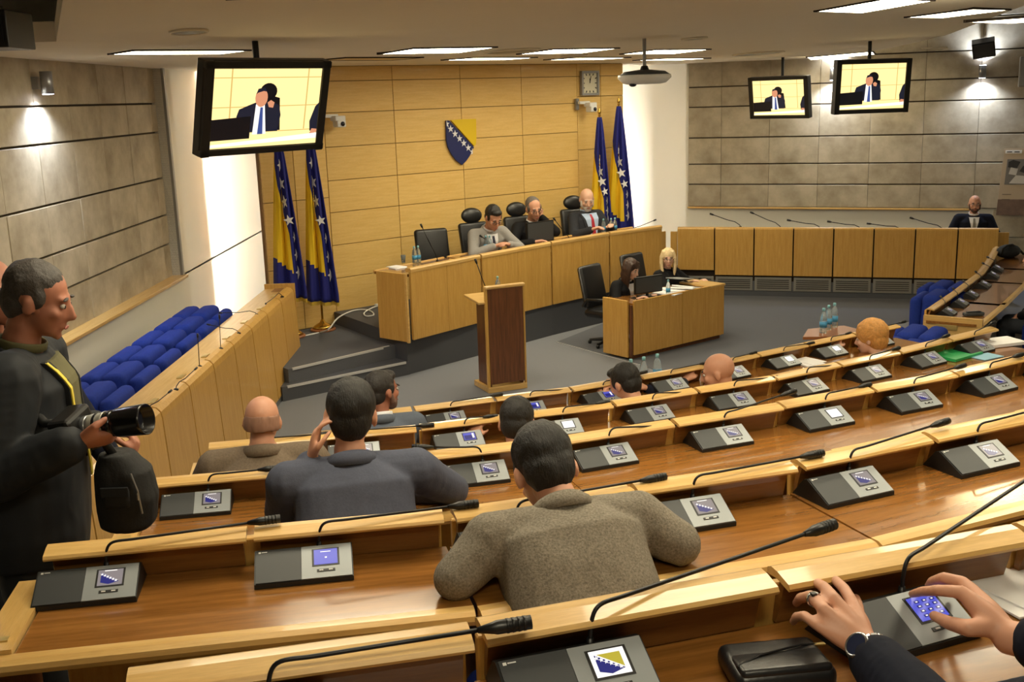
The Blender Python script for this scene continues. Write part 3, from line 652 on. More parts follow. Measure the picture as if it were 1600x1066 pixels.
# ---- the wing row at right, seen from its end
WC = [at(*p, .86) for p in ((1450, 482), (1490, 455), (1530, 425), (1545, 405), (1556, 385))]
wn = 0
wing = empty('wing_desk', (WC[0].x, WC[0].y, 0)); wo = Vector((WC[0].x, WC[0].y, 0))
for i in range(4):
    A, B = WC[i], WC[i + 1]; L = math.hypot(B.x - A.x, B.y - A.y); rz = math.atan2(B.y - A.y, B.x - A.x); q = Vector((A.x, A.y, 0)) - wo; h = .75
    MB().box((L / 2, -.23, h - .0125), (L + .1, .46, .025)).build('worktop', 'walnut_top', wing, q, rz)
    MB().profx([(-.46, h - .03), (-.46, h + .002), (-.50, h + .002), (-.52, h - .015), (-.49, h - .04)], -.0, L + .12).build('edge_band', 'maple_lengthwise', wing, q, rz)
    MB().box((L / 2, .022, .42), (L, .02, .84)).build('front_panel', 'maple_upright', wing, q, rz)
    n = max(1, round(L / .55))
    for s in range(n):
        a, b = s * L / n + .004, (s + 1) * L / n - .004
        bd = MB().profx([(.0, h), (-.016, h + .055), (-.03, h + .095), (-.014, h + .095), (.004, h + .05), (.012, h)], a, b).build('screen_board', 'walnut_board', wing, q, rz)
        MB().profx([(-.060, h + .088), (-.058, h + .101), (-.02, h + .110), (.012, h + .106), (.012, h + .094), (-.02, h + .096)], a, b).build('cap', 'maple_lengthwise', bd)
        p = Vector((A.x, A.y, h)) + Matrix.Rotation(rz, 3, 'Z') @ Vector((a + .16, -.07, .001))
        if wn < 6: place_console('flag', p, rz, (.45, .1, .12), f'dark console on the curved wing desk at right, {ORD[wn]} from its near end')
        wn += 1
rz0 = math.atan2((WC[1] - WC[0]).y, (WC[1] - WC[0]).x)
MB().box((-.02, -.24, .40), (.04, .54, .80), bev=.004).build('end_panel', 'maple_lengthwise_y', wing, (0, 0, 0), rz0)
pn = MB().box((-.045, -.19, .70), (.01, .20, .05), bev=.003).build('nameplate', 'nameplate', wing, (0, 0, 0), rz0)
tag(wing, 'curved walnut wing desk at right with a brass end nameplate', 'desk')
for e in BARE.values():
    for c in list(e.children_recursive) + [e]: bpy.data.objects.remove(c)

# ---- blue upholstered chairs
def blue_chair():
    e = empty('blue_chair')          # faces +y
    MB().box((0, .0, .40), (.46, .44, .12), bev=.045, seg=3).build('seat', 'blue_fabric', e, smooth=True)
    MB().box((0, -.21, .60), (.46, .15, .42), Matrix.Rotation(R_(10), 3, 'X'), bev=.05, seg=3).build('backrest', 'blue_fabric', e, smooth=True)
    for s in (-1, 1): MB().box((s * .235, -.01, .56), (.13, .46, .30), bev=.06, seg=4).build('armrest', 'blue_fabric', e, smooth=True)
    MB().box((0, 0, .19), (.1, .1, .34)).build('pedestal', 'metal_black', e)
    MB().lathe([(.2, 0), (.2, .015), (.05, .035)], n=16).build('base', 'metal_black', e)
    return e
BC = blue_chair(); bc_used = []
def tip_up_chair():
    e = empty('tip_up_chair')        # faces +y, seat folded up against the back
    MB().box((0, -.17, .59), (.52, .17, .44), Matrix.Rotation(R_(4), 3, 'X'), bev=.06, seg=4).build('backrest', 'blue_fabric', e, smooth=True)
    MB().box((0, .01, .595), (.50, .19, .44), Matrix.Rotation(R_(3), 3, 'X'), bev=.06, seg=4).build('folded_seat', 'blue_fabric', e, smooth=True)
    MB().box((0, .165, .58), (.48, .12, .40), bev=.055, seg=4).build('front_bolster', 'blue_fabric', e, smooth=True)
    MB().box((0, 0, .2), (.36, .1, .36), bev=.01).build('pedestal', 'metal_black', e); MB().box((0, 0, .01), (.4, .3, .02)).build('base', 'metal_black', e)
    return e
TC = tip_up_chair(); tc_used = []
def put_blue(loc, rz, label, group, low=False):
    e = BC if not bc_used else copy_tree(BC); bc_used.append(e)
    e.location = loc; e.rotation_euler.z = rz; return tag(e, label, 'chair', group)
for k, (px, py) in enumerate(((331, 489), (306, 507), (275, 529), (242, 554), (205, 581), (173, 614))):
    p = at(px, py, 1.02); e = TC if not tc_used else copy_tree(TC); tc_used.append(e)
    e.location = (-2.99, p.y - .02, .25); e.rotation_euler.z = -math.pi / 2; tag(e, f'blue folded chair behind the left gallery desk, {ORD[k]} from the far end', 'chair', 'blue chairs at the left wall')
nl = Vector((-math.sin(rz0), math.cos(rz0), 0)); dl_ = Vector((math.cos(rz0), math.sin(rz0), 0))
for px, py, lab in ((1484, 447, 'blue folded chair in front of the wing desk, farthest one'), (1476, 462, 'blue folded chair in front of the wing desk, second farthest'), (1440, 520, 'blue folded chair below the near end of the wing desk'), (1402, 540, 'blue folded chair nearest the red-haired member')):
    p = at(px, py, .78); e = copy_tree(TC); tc_used.append(e); e.location = (p.x + nl.x * .08, p.y + nl.y * .08, 0); e.rotation_euler.z = rz0
    tag(e, lab, 'chair', 'blue chairs at the wing desk')
p = rd(6.85 * LR / LR, .95, .22); 

# ---- black leather office chairs
def office_chair(loc, rz, label, head=True, arms=True, h=.5):
    e = empty('office_chair', loc, rz); e.scale = (.92, .92, .89)
    MB().box((0, 0, .46), (.5, .5, .11), bev=.05, seg=3).build('seat', 'black_leather', e, smooth=True)
    tl = Matrix.Rotation(R_(12), 3, 'X'); b = MB().box((0, -.27, .80), (.47, .09, .58), tl, bev=.045, seg=3).build('backrest', 'black_leather', e, smooth=True)
    MB().box((0, -.245, .70), (.36, .06, .28), tl, bev=.03, seg=2).build('lumbar_cushion', 'black_leather', b, smooth=True)
    if head: MB().ell((0, -.34, 1.18), (.17, .055, .115), tl, 20, 12).build('headrest', 'black_leather', e, smooth=True)
    if arms:
        for s in (-1, 1): MB().tube([(s * .25, .18, .48), (s * .29, .2, .62), (s * .29, .12, .68), (s * .29, -.15, .66), (s * .26, -.24, .56)], .022, 8).build('armrest', 'black_plastic', e, smooth=True)
    MB().tube([(0, 0, .08), (0, 0, .42)], .03, 10).build('gas_column', 'metal_black', e)
    for k in range(5):
        a = 2 * math.pi * k / 5; l = MB().tube([(0, 0, .09), (.28 * math.cos(a), .28 * math.sin(a), .06)], [.03, .018], 8).build('foot', 'black_plastic', e)
        MB().ell((.28 * math.cos(a), .28 * math.sin(a), .03), (.025, .025, .03), None, 8, 6).build('caster', 'black_plastic', l)
    return tag(e, label, 'chair', 'black office chairs')
def back_of(i, t, off):      # a spot behind presidium unit i
    A, B = PT[i], PT[i + 1]; d = (B - A).normalized(); n = Vector((-d.y, d.x, 0)); p = A.lerp(B, t) + n * off; return Vector((p.x, p.y, .45)), math.atan2(-n.y, -n.x) - math.pi / 2
PRES = {}
for key, px, lab, hd in (('a', 684, 'empty black leather chair at the left of the presidium', False), ('b', 758, 'black leather chair behind the man in the pale grey suit', True), ('c', 826, 'black leather chair behind the man at the presidium computer', True), ('d', 912, 'black leather chair behind the bearded man with a red tie', True)):
    i = min(range(4), key=lambda j: abs(px - (640, 752, 862, 953, 1036)[j] - 50)); best = None
    for j in range(4):
        for t in [k / 40 for k in range(41)]:
            p, a = back_of(j, t, .82); v = p - Vector((0, 0, EYE)); v.z = 1.3 - EYE
            x = 800 + FPX * v.dot(_R) / v.dot(_F)
            if best is None or abs(x - px) < best[0]: best = (abs(x - px), p, a)
    PRES[key] = (best[1], best[2])
    office_chair(best[1], best[2] + (-.45 if key == 'a' else -.25), lab, hd)
CL1 = at(983, 470, .62); CL2 = at(1040, 450, .62)
CLK = {}
for key, x, yy, lab in (('l', .16, .62, 'black office chair behind the brown-haired clerk'), ('r', .88, .86, 'black office chair behind the blonde clerk')):
    p = ck(x, yy, 0); CLK[key] = (p, rc + math.pi)

# ---- desk things on the presidium
def ps(px, py, z): return at(px, py, z)
def wide_monitor(loc, rz, label, w_=.46, h_=.29):
    e = empty('computer_monitor', loc, rz)
    zb_ = .045
    MB().box((0, 0, zb_ + h_ / 2), (w_, .03, h_), bev=.006).build('casing', 'black_plastic', e)
    MB().box((0, .017, zb_ + h_ / 2), (w_ - .03, .004, h_ - .03)).build('display', 'device_dark', e)
    MB().box((0, -.02, zb_ + h_ / 2), (w_ * .5, .03, h_ * .5), bev=.01).build('rear_bulge', 'black_plastic', e)
    MB().tube([(0, -.02, 0), (0, -.02, .2)], .018, 8).build('neck', 'black_plastic', e); MB().box((0, 0, .008), (.22, .16, .016), bev=.005).build('foot', 'black_plastic', e)
    return tag(e, label, 'monitor')
c, a = PRES['c']; d_ = Vector((math.cos(a), math.sin(a), 0))
pm = at(849, 384, 1.13); wide_monitor(pm - NW * .20 + U * .12 - Vector((0, 0, .03)), aw + math.pi, 'black computer monitor seen from behind on the presidium desk', .46, .27)
pm = at(1016, 470, .62); wide_monitor(ck(.44, .20, .658), rc + math.pi - .15, 'black computer monitor seen from behind on the clerks desk', .40, .20)
for k, (px, py, lab) in enumerate(((660, 404, 'water bottle on the presidium before the empty chair, left one'), (666, 403, 'water bottle on the presidium before the empty chair, right one'), (772, 386, 'water bottle before the man in pale grey, left one'), (778, 386, 'water bottle before the man in pale grey, right one'), (956, 358, 'water bottle beside the red-tie man, leftmost of three'), (968, 357, 'water bottle beside the red-tie man, middle of three'), (974, 356, 'water bottle beside the red-tie man, rightmost of three'))):
    bottle(at(px, py, 1.2) - NW * .16 - Vector((0, 0, .072)), lab, .20)
glass(at(641, 412, 1.14) - NW * .14 - Vector((0, 0, .004)), 'drinking glass on the presidium before the empty chair')
c = at(635, 421, 1.13) - NW * .2; e = tag(MB().box((0, 0, .004), (.16, .2, .008)).box((.01, .01, .011), (.15, .19, .006), Matrix.Rotation(.1, 3, 'Z')).build('paper_stack', 'paper', None, (c.x, c.y, 1.126), aw), 'white papers at the left end of the presidium desk', 'papers')
for k, (bp, tp, lab) in enumerate((((695, 400), (660, 356), 'gooseneck microphone leaning toward the empty presidium chair'), ((792, 383), (754, 371), 'gooseneck microphone before the man in pale grey'), ((905, 372), (868, 345), 'gooseneck microphone right of the presidium computer'), ((990, 358), (1021, 345), 'gooseneck microphone at the right end of the presidium'))):
    b = at(*bp, 1.2) - NW * .15; b.z = 1.13; t = on(*tp, (b.x, b.y), (b.x + U.x, b.y + U.y)); gooseneck('presidium_microphone', b, t, lab, r=.005, head=.05, bendz=.25)
# clerks desk papers, bottle, tablet
bottle(ck(.64, .07, .658), 'water bottle on the clerks desk beside the monitor', .19)
for k, (x, y, r_) in enumerate(((.72, .14, .2), (.86, .2, -.3), (.98, .16, .5), (1.12, .2, .1))):
    tag(MB().box((0, 0, .006 + .012 * (k == 2)), (.24, .30, .012 + .02 * (k == 1)), Matrix.Rotation(.06 * k, 3, 'Y')).build('paper_sheet', 'paper', None, ck(x, y, .666 + .004 * k), rc + r_), f'loose white papers on the clerks desk, {ORD[k]} from left', 'papers', 'papers on the clerks desk')
m = MB(); m.box((0, 0, 0), (.34, .22, .012), Matrix.Rotation(R_(8), 3, 'Y'), bev=.003); tag(m.build('laptop_lid', 'grey_plastic', None, ck(1.22, .42, .75), rc + .3), 'grey slim laptop lid at the right of the clerks desk', 'laptop')

# ---- small table with bottles, bottles beyond the fifth row
tb = at(1292, 521, .70)
e = empty('side_table', (tb.x, tb.y, 0)); MB().prism([(-.26, -.12), (.22, -.16), (.36, .10), (.26, .32), (-.12, .22)], .672, .70).build('table_top', 'wood_red', e)
MB().tube([(0, 0, .02), (0, 0, .675)], .035, 12).build('column', 'walnut_dark', e); MB().lathe([(.18, 0), (.18, .015), (.04, .04)]).build('foot', 'walnut_dark', e); tag(e, 'small red-brown side table in front of the fifth row', 'table')
for px, py, n in ((1286, 520, 'leftmost'), (1294, 515, 'middle'), (1303, 511, 'rightmost')): bottle(at(px, py, .70), f'blue-capped water bottle on the small side table, {n}', .24)
q = at(1005, 600, .70); e = empty('side_table', (q.x, q.y, 0)); MB().box((0, 0, .686), (.56, .4, .028), bev=.006).build('table_top', 'wood_red', e); MB().tube([(0, 0, .02), (0, 0, .675)], .035, 12).build('column', 'walnut_dark', e); MB().lathe([(.18, 0), (.18, .015), (.04, .04)]).build('foot', 'walnut_dark', e); tag(e, 'small side table hidden beyond the fifth row, below three bottles', 'table')
for px, py, n in ((986, 607, 'leftmost'), (1006, 603, 'middle'), (1027, 598, 'rightmost')): bottle(at(px, py, .70), f'water bottle showing above the fifth row desks, {n} of three', .24)

# ---- flags
def flag(base, top, label, ww, lean=0, mirror=1, zb=.95, bands=(.10, .74), face=None, wid=.30):
    b = Vector(base); e = empty('flag_stand', b); H_ = top - b.z; a = face if face is not None else math.atan2(-b.x, -b.y)
    fx = Vector((math.cos(-math.atan2(b.x, b.y)), math.sin(-math.atan2(b.x, b.y)), 0)); fy = Vector((0, 0, 1)).cross(fx)   # fx to the viewer's right, fy away
    MB().lathe([(.15, 0), (.155, .015), (.14, .03)], n=24).build('wooden_base', 'wood_red', e, smooth=True)
    MB().lathe([(.13, .03), (.10, .06), (.06, .085), (.035, .10), (.02, .13)], n=24).build('brass_foot', 'brass', e, smooth=True)
    MB().tube([(0, 0, .1), (0, 0, H_ - .12)], .013, 10).build('pole', 'brass', e, smooth=True)
    MB().lathe([(.012, H_ - .13), (.02, H_ - .115), (.012, H_ - .10), (.022, H_ - .085), (.024, H_ - .07), (.008, H_ - .02), (.001, H_)], n=12).build('finial', 'brass', e, smooth=True)
    z1 = H_ - .14; z0 = zb - b.z; N = 44; NA, NB = 14, 14
    def pt(s, t):      # s across 0..1, t down 0..1
        wd = .07 + wid * 1.15 * min(1, t * 1.05) ** .8
        fold = (.045 * math.sin(s * 15 + t * 2.2) + .02 * math.sin(s * 31 + 1)) * min(1, t * 3)
        x = (-.42 + .9 * s) * wd + .03 * lean * t * wd
        return fx * x + fy * (-.035 - .03 * t + fold) + Vector((0, 0, z1 + (z0 - z1) * t - .05 * s * t * (1 - s * .3)))
    t0, t1 = bands
    def bd(t): return max(0.0, min(.66, (t - t0) / (1 - t0) * 1.2))
    m = MB(); m.mi = 0
    def patch(s0, s1, na, f):
        prev = None
        for i in range(N + 1):
            t = i / N; row = [m.bm.verts.new(pt(s0(t) + (s1(t) - s0(t)) * j / na, t)) for j in range(na + 1)]
            if prev:
                for j in range(na):
                    m.mi = f((i - .5) / N, (j + .5) / na); q = m.bm.faces.new((prev[j], prev[j + 1], row[j + 1], row[j])); q.material_index = m.mi
            prev = row
    patch(lambda t: 0, bd, NA, lambda t, s: 1 if t < t1 + .10 * s else 0)
    patch(bd, lambda t: 1, NB, lambda t, s: 0)
    bmesh.ops.remove_doubles(m.bm, verts=m.bm.verts[:], dist=.0005); bmesh.ops.recalc_face_normals(m.bm, faces=m.bm.faces[:])
    cl = m.build('cloth', ['flag_blue', 'flag_yellow'], e, smooth=True)
    so = cl.modifiers.new('thickness', 'SOLIDIFY'); so.thickness = .004
    ns = 7; tA = t0 - .02
    for k in range(ns):
        t = tA + .09 + k * (.98 - tA - .12) / ns; s = bd(t) + (.30 if t < .5 else .22) * (1 - bd(t)) + .06
        c = pt(s, t) ; r = .072 + .010 * math.sin(k * 1.3)
        n_ = (pt(s + .03, t) - pt(s - .03, t)).normalized(); nn = n_.cross(Vector((0, 0, 1))).normalized()
        if nn.dot(fy) > 0: nn = -nn
        MB().extr(star(r, rot=math.pi / 2 + .25), c + nn * .012 - fy * .012, n_ if n_.dot(fx) > 0 else -n_, (0, 0, 1), nn, .003).build('star', 'flag_white', cl)
    m = MB()
    for i in range(27):
        s = i / 27; a_, b_ = pt(s, 1), pt((i + 1) / 27, 1); dz = Vector((0, 0, -.045)); m.extr([(0, 0), (1, 0), (.85, 1), (.15, 1)], a_, b_ - a_, dz, -fy, .006)
    m.build('fringe', 'fringe_gold', e)
    return tag(e, label, 'flag', 'flags on brass stands')
fb = at(505, 516, .30)
flag((fb.x, fb.y, .30), 2.78, 'blue and yellow starred flag on a brass stand by the steps', .3, lean=1, zb=.68)
p = on(440, 300, wp(0, .32), wp(1, .32)); flag((p.x, p.y, .30), 2.76, 'starred flag standing farthest left beside the bright white wall', .3, zb=.80)
p = on(938, 300, wp(0, .30), wp(1, .30)); flag((p.x, p.y, .45), 2.80, 'starred flag directly behind the bearded man, lower finial', .3, lean=-.5, zb=1.0, bands=(.30, .9), wid=.26)
p = on(968, 300, wp(0, .26), wp(1, .26)); flag((p.x, p.y, .45), 2.94, 'starred flag at the right end of the timber wall, taller', .3, lean=-1, zb=1.0, bands=(.28, .82), wid=.34)

# ---- coat of arms, clock, cameras on the timber wall
et = on(721, 222, wp(0, .03), wp(1, .03)); e = empty('coat_of_arms', et, aw)
def pq(px, py):
    q = on(px, py, wp(0, .03), wp(1, .03)) - et; return (q.dot(U), q.z)
zz = lambda X, Y: pq(660 + X / 9.69, 170 + Y / 9.69)
blue = [zz(*p) for p in ((345, 178), (352, 470), (375, 580), (430, 690), (500, 780), (590, 850), (650, 790), (700, 720), (735, 640), (768, 585), (395, 178))]
yel = [zz(*p) for p in ((420, 172), (600, 158), (800, 152), (805, 440), (798, 540), (770, 565))]
MB().extr(blue, (0, 0, 0), (1, 0, 0), (0, 0, 1), (0, -1, 0), .02).build('blue_field', 'arms_blue', e)
MB().extr(yel, (0, 0, 0), (1, 0, 0), (0, 0, 1), (0, -1, 0), .02).build('yellow_field', 'arms_yellow', e)
for X, Y in ((413, 305), (480, 380), (547, 450), (612, 520), (680, 590)):
    u_, v_ = zz(X, Y); MB().extr(star(.049), (u_, -.02, v_), (1, 0, 0), (0, 0, 1), (0, -1, 0), .004).build('star', 'flag_white', e)
hs = [p for p in star(.049)]
u_, v_ = zz(352, 232); MB().extr([(max(0, a), b) for a, b in hs], (u_, -.02, v_), (1, 0, 0), (0, 0, 1), (0, -1, 0), .004).build('half_star', 'flag_white', e)
u_, v_ = zz(745, 650); MB().extr([(min(0, a), b) for a, b in hs], (u_, -.02, v_), (1, 0, 0), (0, 0, 1), (0, -1, 0), .004).build('half_star', 'flag_white', e)
tag(e, 'blue and yellow shield with a diagonal of white stars on timber wall', 'coat of arms')
ct = on(920, 130, wp(0, .03), wp(1, .03)); e = empty('wall_clock', ct, aw); s = .155
m = MB()
for c, d in (((0, -.02, s), (2 * s + .03, .05, .035)), ((0, -.02, -s), (2 * s + .03, .05, .035)), ((s, -.02, 0), (.035, .05, 2 * s)), ((-s, -.02, 0), (.035, .05, 2 * s))): m.box(c, d, bev=.004)
m.build('frame', 'clock_frame', e); MB().box((0, -.01, 0), (2 * s, .02, 2 * s)).build('dial', 'clock_face', e)
for k in range(12):
    a = math.pi * k / 6; f = .118 / max(abs(math.sin(a)), abs(math.cos(a))); MB().box((f * math.sin(a), -.022, f * math.cos(a)), (.014, .004, .028), Matrix.Rotation(a, 3, 'Y')).build('hour_mark', 'black_plastic', e)
for a, l, t in ((R_(12), .10, .008), (R_(2), .065, .012)): MB().box((l / 2 * math.sin(a), -.026, l / 2 * math.cos(a)), (t, .003, l), Matrix.Rotation(a, 3, 'Y')).build('hand', 'black_plastic', e)
tag(e, 'square grey wall clock at the top right of the timber wall', 'clock')
def wall_cam(px, py, label):
    c = on(px, py, wp(0, .03), wp(1, .03)); e = empty('wall_camera', c, aw)
    MB().box((-.10, -.02, .03), (.06, .04, .16), bev=.006).build('bracket_plate', 'metal_grey', e)
    MB().box((-.02, -.08, .05), (.2, .05, .04), bev=.006).build('bracket_arm', 'white_plastic', e)
    MB().box((.05, -.14, .02), (.14, .13, .06), bev=.01).build('mount', 'white_plastic', e)
    h = MB().box((.06, -.15, -.04), (.12, .12, .09), bev=.015).build('camera_head', 'white_plastic', e); MB().ell((.07, -.215, -.045), (.028, .02, .028)).build('lens', 'lens_glass', h, smooth=True)
    tag(e, label, 'camera', 'wall cameras')
wall_cam(908, 166, 'white swivelling camera on the timber wall below the clock'); wall_cam(513, 188, 'white swivelling camera half hidden behind the large left screen')

# ---- hanging screens
def tvscreen(center, yaw, tilt, w_, asp, label, hang):
    h_ = w_ / asp; e = empty('hanging_screen', center); e.rotation_euler = (Matrix.Rotation(yaw, 3, 'Z') @ Matrix.Rotation(tilt, 3, 'X')).to_euler()
    MB().box((0, .05, 0), (w_, .08, h_), bev=.008).build('casing', 'black_plastic', e)
    fw, fh = w_ * .43, h_ * .415; m = MB(); t = .045
    for c, d in (((0, 0, fh + .028), (w_, .03, t)), ((0, 0, -fh - .028), (w_, .03, t)), ((fw + .035, 0, 0), (.065, .03, h_)), ((-fw - .035, 0, 0), (.065, .03, h_))): m.box(c, d, bev=.004)
    m.build('bezel', 'black_plastic', e)
    def quad(m, x0, y0, x1, y1, lv): m.box(((x0 + x1) / 2 * fw, -.001 - lv * .0008, (y0 + y1) / 2 * fh), ((x1 - x0) * fw, .0008, (y1 - y0) * fh))
    def shape(m, pts, lv): m.extr([(a * fw, b * fh) for a, b in pts], (0, -.001 - lv * .0008, 0), (1, 0, 0), (0, 0, 1), (0, -1, 0), .0008)
    m = MB(); MS = ['screen_yellow', 'screen_line', 'screen_suit', 'screen_black', 'screen_skin', 'screen_white', 'screen_tie']
    m.mi = 0; quad(m, -1, -1, 1, 1, 0)
    m.mi = 1
    for x in (-.68, .74): quad(m, x - .012, -.6, x + .012, 1, 1)
    for y in (.78, .04, -.62): quad(m, -1, y - .012, 1, y + .012, 1)
    m.mi = 3; shape(m, [(.0 + .16 * math.cos(a), .42 + .22 * math.sin(a)) for a in [math.pi * 2 * k / 18 for k in range(18)]], 2); shape(m, [(.22, .25), (.27, -.6), (-.1, -.6), (-.1, .2), (.1, .3)], 2)
    m.mi = 2; shape(m, [(-.56, -.2), (-.52, -.02), (-.35, .08), (-.2, .16), (.08, .16), (.22, .05), (.26, -.2), (.22, -.62), (-.56, -.62)], 3)
    m.mi = 5; shape(m, [(-.25, -.68), (-.22, .1), (-.06, .12), (0, -.68)], 4)
    m.mi = 6; shape(m, [(-.16, -.68), (-.135, .02), (-.09, .02), (-.06, -.68)], 5)
    m.mi = 4; shape(m, [(-.13 + .115 * math.cos(a), .27 + .24 * math.sin(a)) for a in [math.pi * 2 * k / 16 for k in range(16)]], 6); shape(m, [(.02, .02), (.10, 0), (.12, .14), (.05, .2), (-.01, .14)], 6)
    m.mi = 2; shape(m, [(-.235, .36), (-.20, .5), (-.08, .53), (-.03, .42), (-.1, .44), (-.2, .4)], 7)
    m.mi = 3; shape(m, [(-1, -.8), (-1, -.26), (-.30, -.2), (-.3, -.78)], 5)
    m.mi = 2; shape(m, [(1, -.7), (1, .1), (.93, 0), (.84, -.4), (.86, -.66)], 4)
    m.mi = 4; shape(m, [(.84, -.78), (1, -.7), (1, -.62), (.9, -.6)], 5)
    m.mi = 5; shape(m, [(-1, -1), (-1, -.9), (1, -.72), (1, -.86)], 6); m.mi = 0; shape(m, [(-1, -1), (1, -1), (1, -.86), (-1, -.97)], 7)
    m.build('picture', MS, e)
    mt = e.rotation_euler.to_matrix(); top = Vector(center) + mt @ Vector((0, .12, h_ * .2)); hz, _ = ceil_at(top.x, top.y)
    inv = mt.inverted()
    MB().tube([inv @ (top - Vector(center)), inv @ (Vector((top.x, top.y, hz.z)) - Vector(center))], .022, 10).build('hanging_pole', 'metal_black', e)
    MB().box((0, .11, h_ * .1), (.3, .06, .25)).build('bracket', 'metal_black', e)
    m = MB()
    return tag(e, label, 'screen', 'hanging screens')
tvscreen((-1.66, 7.80, 2.97), .838, .274, 1.05, 1.6, 'large hanging screen at left showing a seated man', 0)
tvscreen((4.40, 13.30, 2.969), .159, .07, .95, 1.5, 'larger of the two hanging screens at right', 0)
tvscreen((3.93, 15.96, 2.847), -.764, .145, .95, 1.6, 'smaller hanging screen at right, farther away', 0)

# ---- projector
pj = on(1007, 122, (0, 10.4), (1, 10.4)); e = empty('projector', pj)
MB().loft([(Vector((0, 0, -.055)), Vector((1, 0, 0)), Vector((0, 1, 0)), .15, .13), (Vector((0, 0, -.045)), Vector((1, 0, 0)), Vector((0, 1, 0)), .20, .17), (Vector((0, 0, .0)), Vector((1, 0, 0)), Vector((0, 1, 0)), .25, .21), (Vector((0, 0, .03)), Vector((1, 0, 0)), Vector((0, 1, 0)), .245, .205)]).build('housing', 'white_plastic', e, smooth=True)
MB().loft([(Vector((0, 0, .03)), Vector((1, 0, 0)), Vector((0, 1, 0)), .235, .195), (Vector((0, 0, .06)), Vector((1, 0, 0)), Vector((0, 1, 0)), .19, .16), (Vector((0, 0, .075)), Vector((1, 0, 0)), Vector((0, 1, 0)), .06, .05)]).build('top_cover', 'device_dark', e, smooth=True)
MB().ell((-.12, -.10, -.058), (.035, .035, .02)).build('lens', 'lens_glass', e, smooth=True)
hz, _ = ceil_at(pj.x, pj.y); MB().tube([(0, 0, .07), (0, 0, hz.z - pj.z - .002)], .018, 10).build('pole', 'metal_grey', e); MB().lathe([(.05, .06), (.03, .11)]).build('collar', 'metal_black', e)
tag(e, 'white and black projector hanging from a thin ceiling pole', 'projector')

# ---- wall sconces with cool beams up and down
def sconce(p, n, label, up=True, power=16):
    e = empty('wall_sconce', p); n = Vector(n); c = n * .12
    MB().tube([c + Vector((0, 0, -.09)), c + Vector((0, 0, .09))], .05, 20).build('cylinder', 'metal_grey', e, smooth=True)
    MB().box(n * .03, (.06, .06, .10)).build('wall_mount', 'metal_grey', e)
    for s in ((-1, 1) if up else (-1,)):
        MB().tube([c + Vector((0, 0, s * .088)), c + Vector((0, 0, s * .093))], .042, 20).build('glass', 'sconce_lit', e)
        l = bpy.data.lights.new('sconce_beam', 'SPOT'); l.energy = power; l.color = (.72, .82, 1.0); l.spot_size = R_(140); l.spot_blend = .8; l.shadow_soft_size = .03
        o = bpy.data.objects.new('sconce_beam', l); COL.objects.link(o); o.parent = e; o.location = c + Vector((0, 0, s * .10)); o.rotation_euler = (0 if s < 0 else math.pi, 0, 0)
    tag(e, label, 'wall lamp', 'wall sconces')
p = on(50, 130, (XL - .09, 0), (XL - .09, 1)); sconce(p, (1, 0, 0), 'metal cylinder wall sconce on the left stone wall', False, 60)
p = on(1535, 112, sp(0), sp(1)); sconce(p, SN, 'cylinder wall sconce lighting the right stone wall up and down', True, 45)
p = on(1303, 116, sp(0), sp(1)); sconce(p, SN, 'wall sconce half hidden behind the larger right screen', True, 45)

# ---- loudspeakers, hanging box, poster
p = on(1537, 75, sp(0, .42), sp(1, .42)); e = empty('loudspeaker', p, ar); MB().box((0, 0, 0), (.3, .24, .22), Matrix.Rotation(R_(18), 3, 'X') @ Matrix.Rotation(R_(-8), 3, 'Y'), bev=.01).build('cabinet', 'black_plastic', e); MB().box((0, -.125, -.04), (.26, .01, .18), Matrix.Rotation(R_(18), 3, 'X') @ Matrix.Rotation(R_(-8), 3, 'Y')).build('front_grille', 'device_dark', e); MB().box((0, .25, .06), (.06, .26, .05)).build('bracket', 'metal_black', e); tag(e, 'black tilted loudspeaker high on the right stone wall', 'loudspeaker')
p = on(1602, 112, sp(0, .2), sp(1, .2)); e = empty('loudspeaker', p, ar); MB().box((.0, 0, 0), (.16, .2, .42), bev=.01).build('cabinet', 'vent_grey', e); MB().box((0, -.105, 0), (.13, .01, .38)).build('front_grille', 'metal_grey', e); MB().box((0, .12, 0), (.05, .12, .08)).build('bracket', 'metal_black', e); tag(e, 'pale grey loudspeaker at the right picture edge', 'loudspeaker')
p = at(72, 73, 3.29); e = empty('hanging_fixture', (p.x - .55, p.y, 3.29), 0)
MB().box((0, .1, .085), (.8, .3, .17), bev=.006).build('casing', 'black_plastic', e)
fin = MB().box((0, 0, 0), (.012, .03, .014)).mesh('fin', 'metal_black')
for k in range(22): part(None, 'fin', fin, e, (-.38 + k * .036, -.04, .178))
MB().box((.0, -.052, .085), (.76, .004, .14)).build('front_plate', 'device_black', e)
MB().box((-.2, .1, -.004), (.3, .2, .008)).build('diffuser', 'sconce_lit', e)
MB().tube([(-.25, .1, .17), (-.25, .1, 1.33)], .012, 8).build('hanger', 'metal_black', e); MB().tube([(-.12, -.02, .18), (-.12, -.02, .27), (-.2, -.02, .28)], .012, 8).build('yoke', 'metal_black', e); tag(e, 'black floodlight housing at the top left corner', 'floodlight')
p = on(1564, 232, sp(0, .05), sp(1, .05)); q = on(1556, 336, sp(0, .05), sp(1, .05)); e = empty('poster_board', (q.x, q.y, q.z), ar); hh = p.z - q.z; wx = 1.0; sh = .045
def pp(a, b): return (a * wx + sh * b * 1.2, b * hh)
def quadp(m, a0, b0, a1, b1, th=.002, o=-.02): m.extr([pp(a0, b0), pp(a1, b0), pp(a1, b1), pp(a0, b1)], (0, o, 0), (1, 0, 0), (0, 0, 1), (0, -1, 0), th); return m
quadp(MB(), 0, 0, 1, 1, .02, 0).build('board', 'poster_sepia', e)
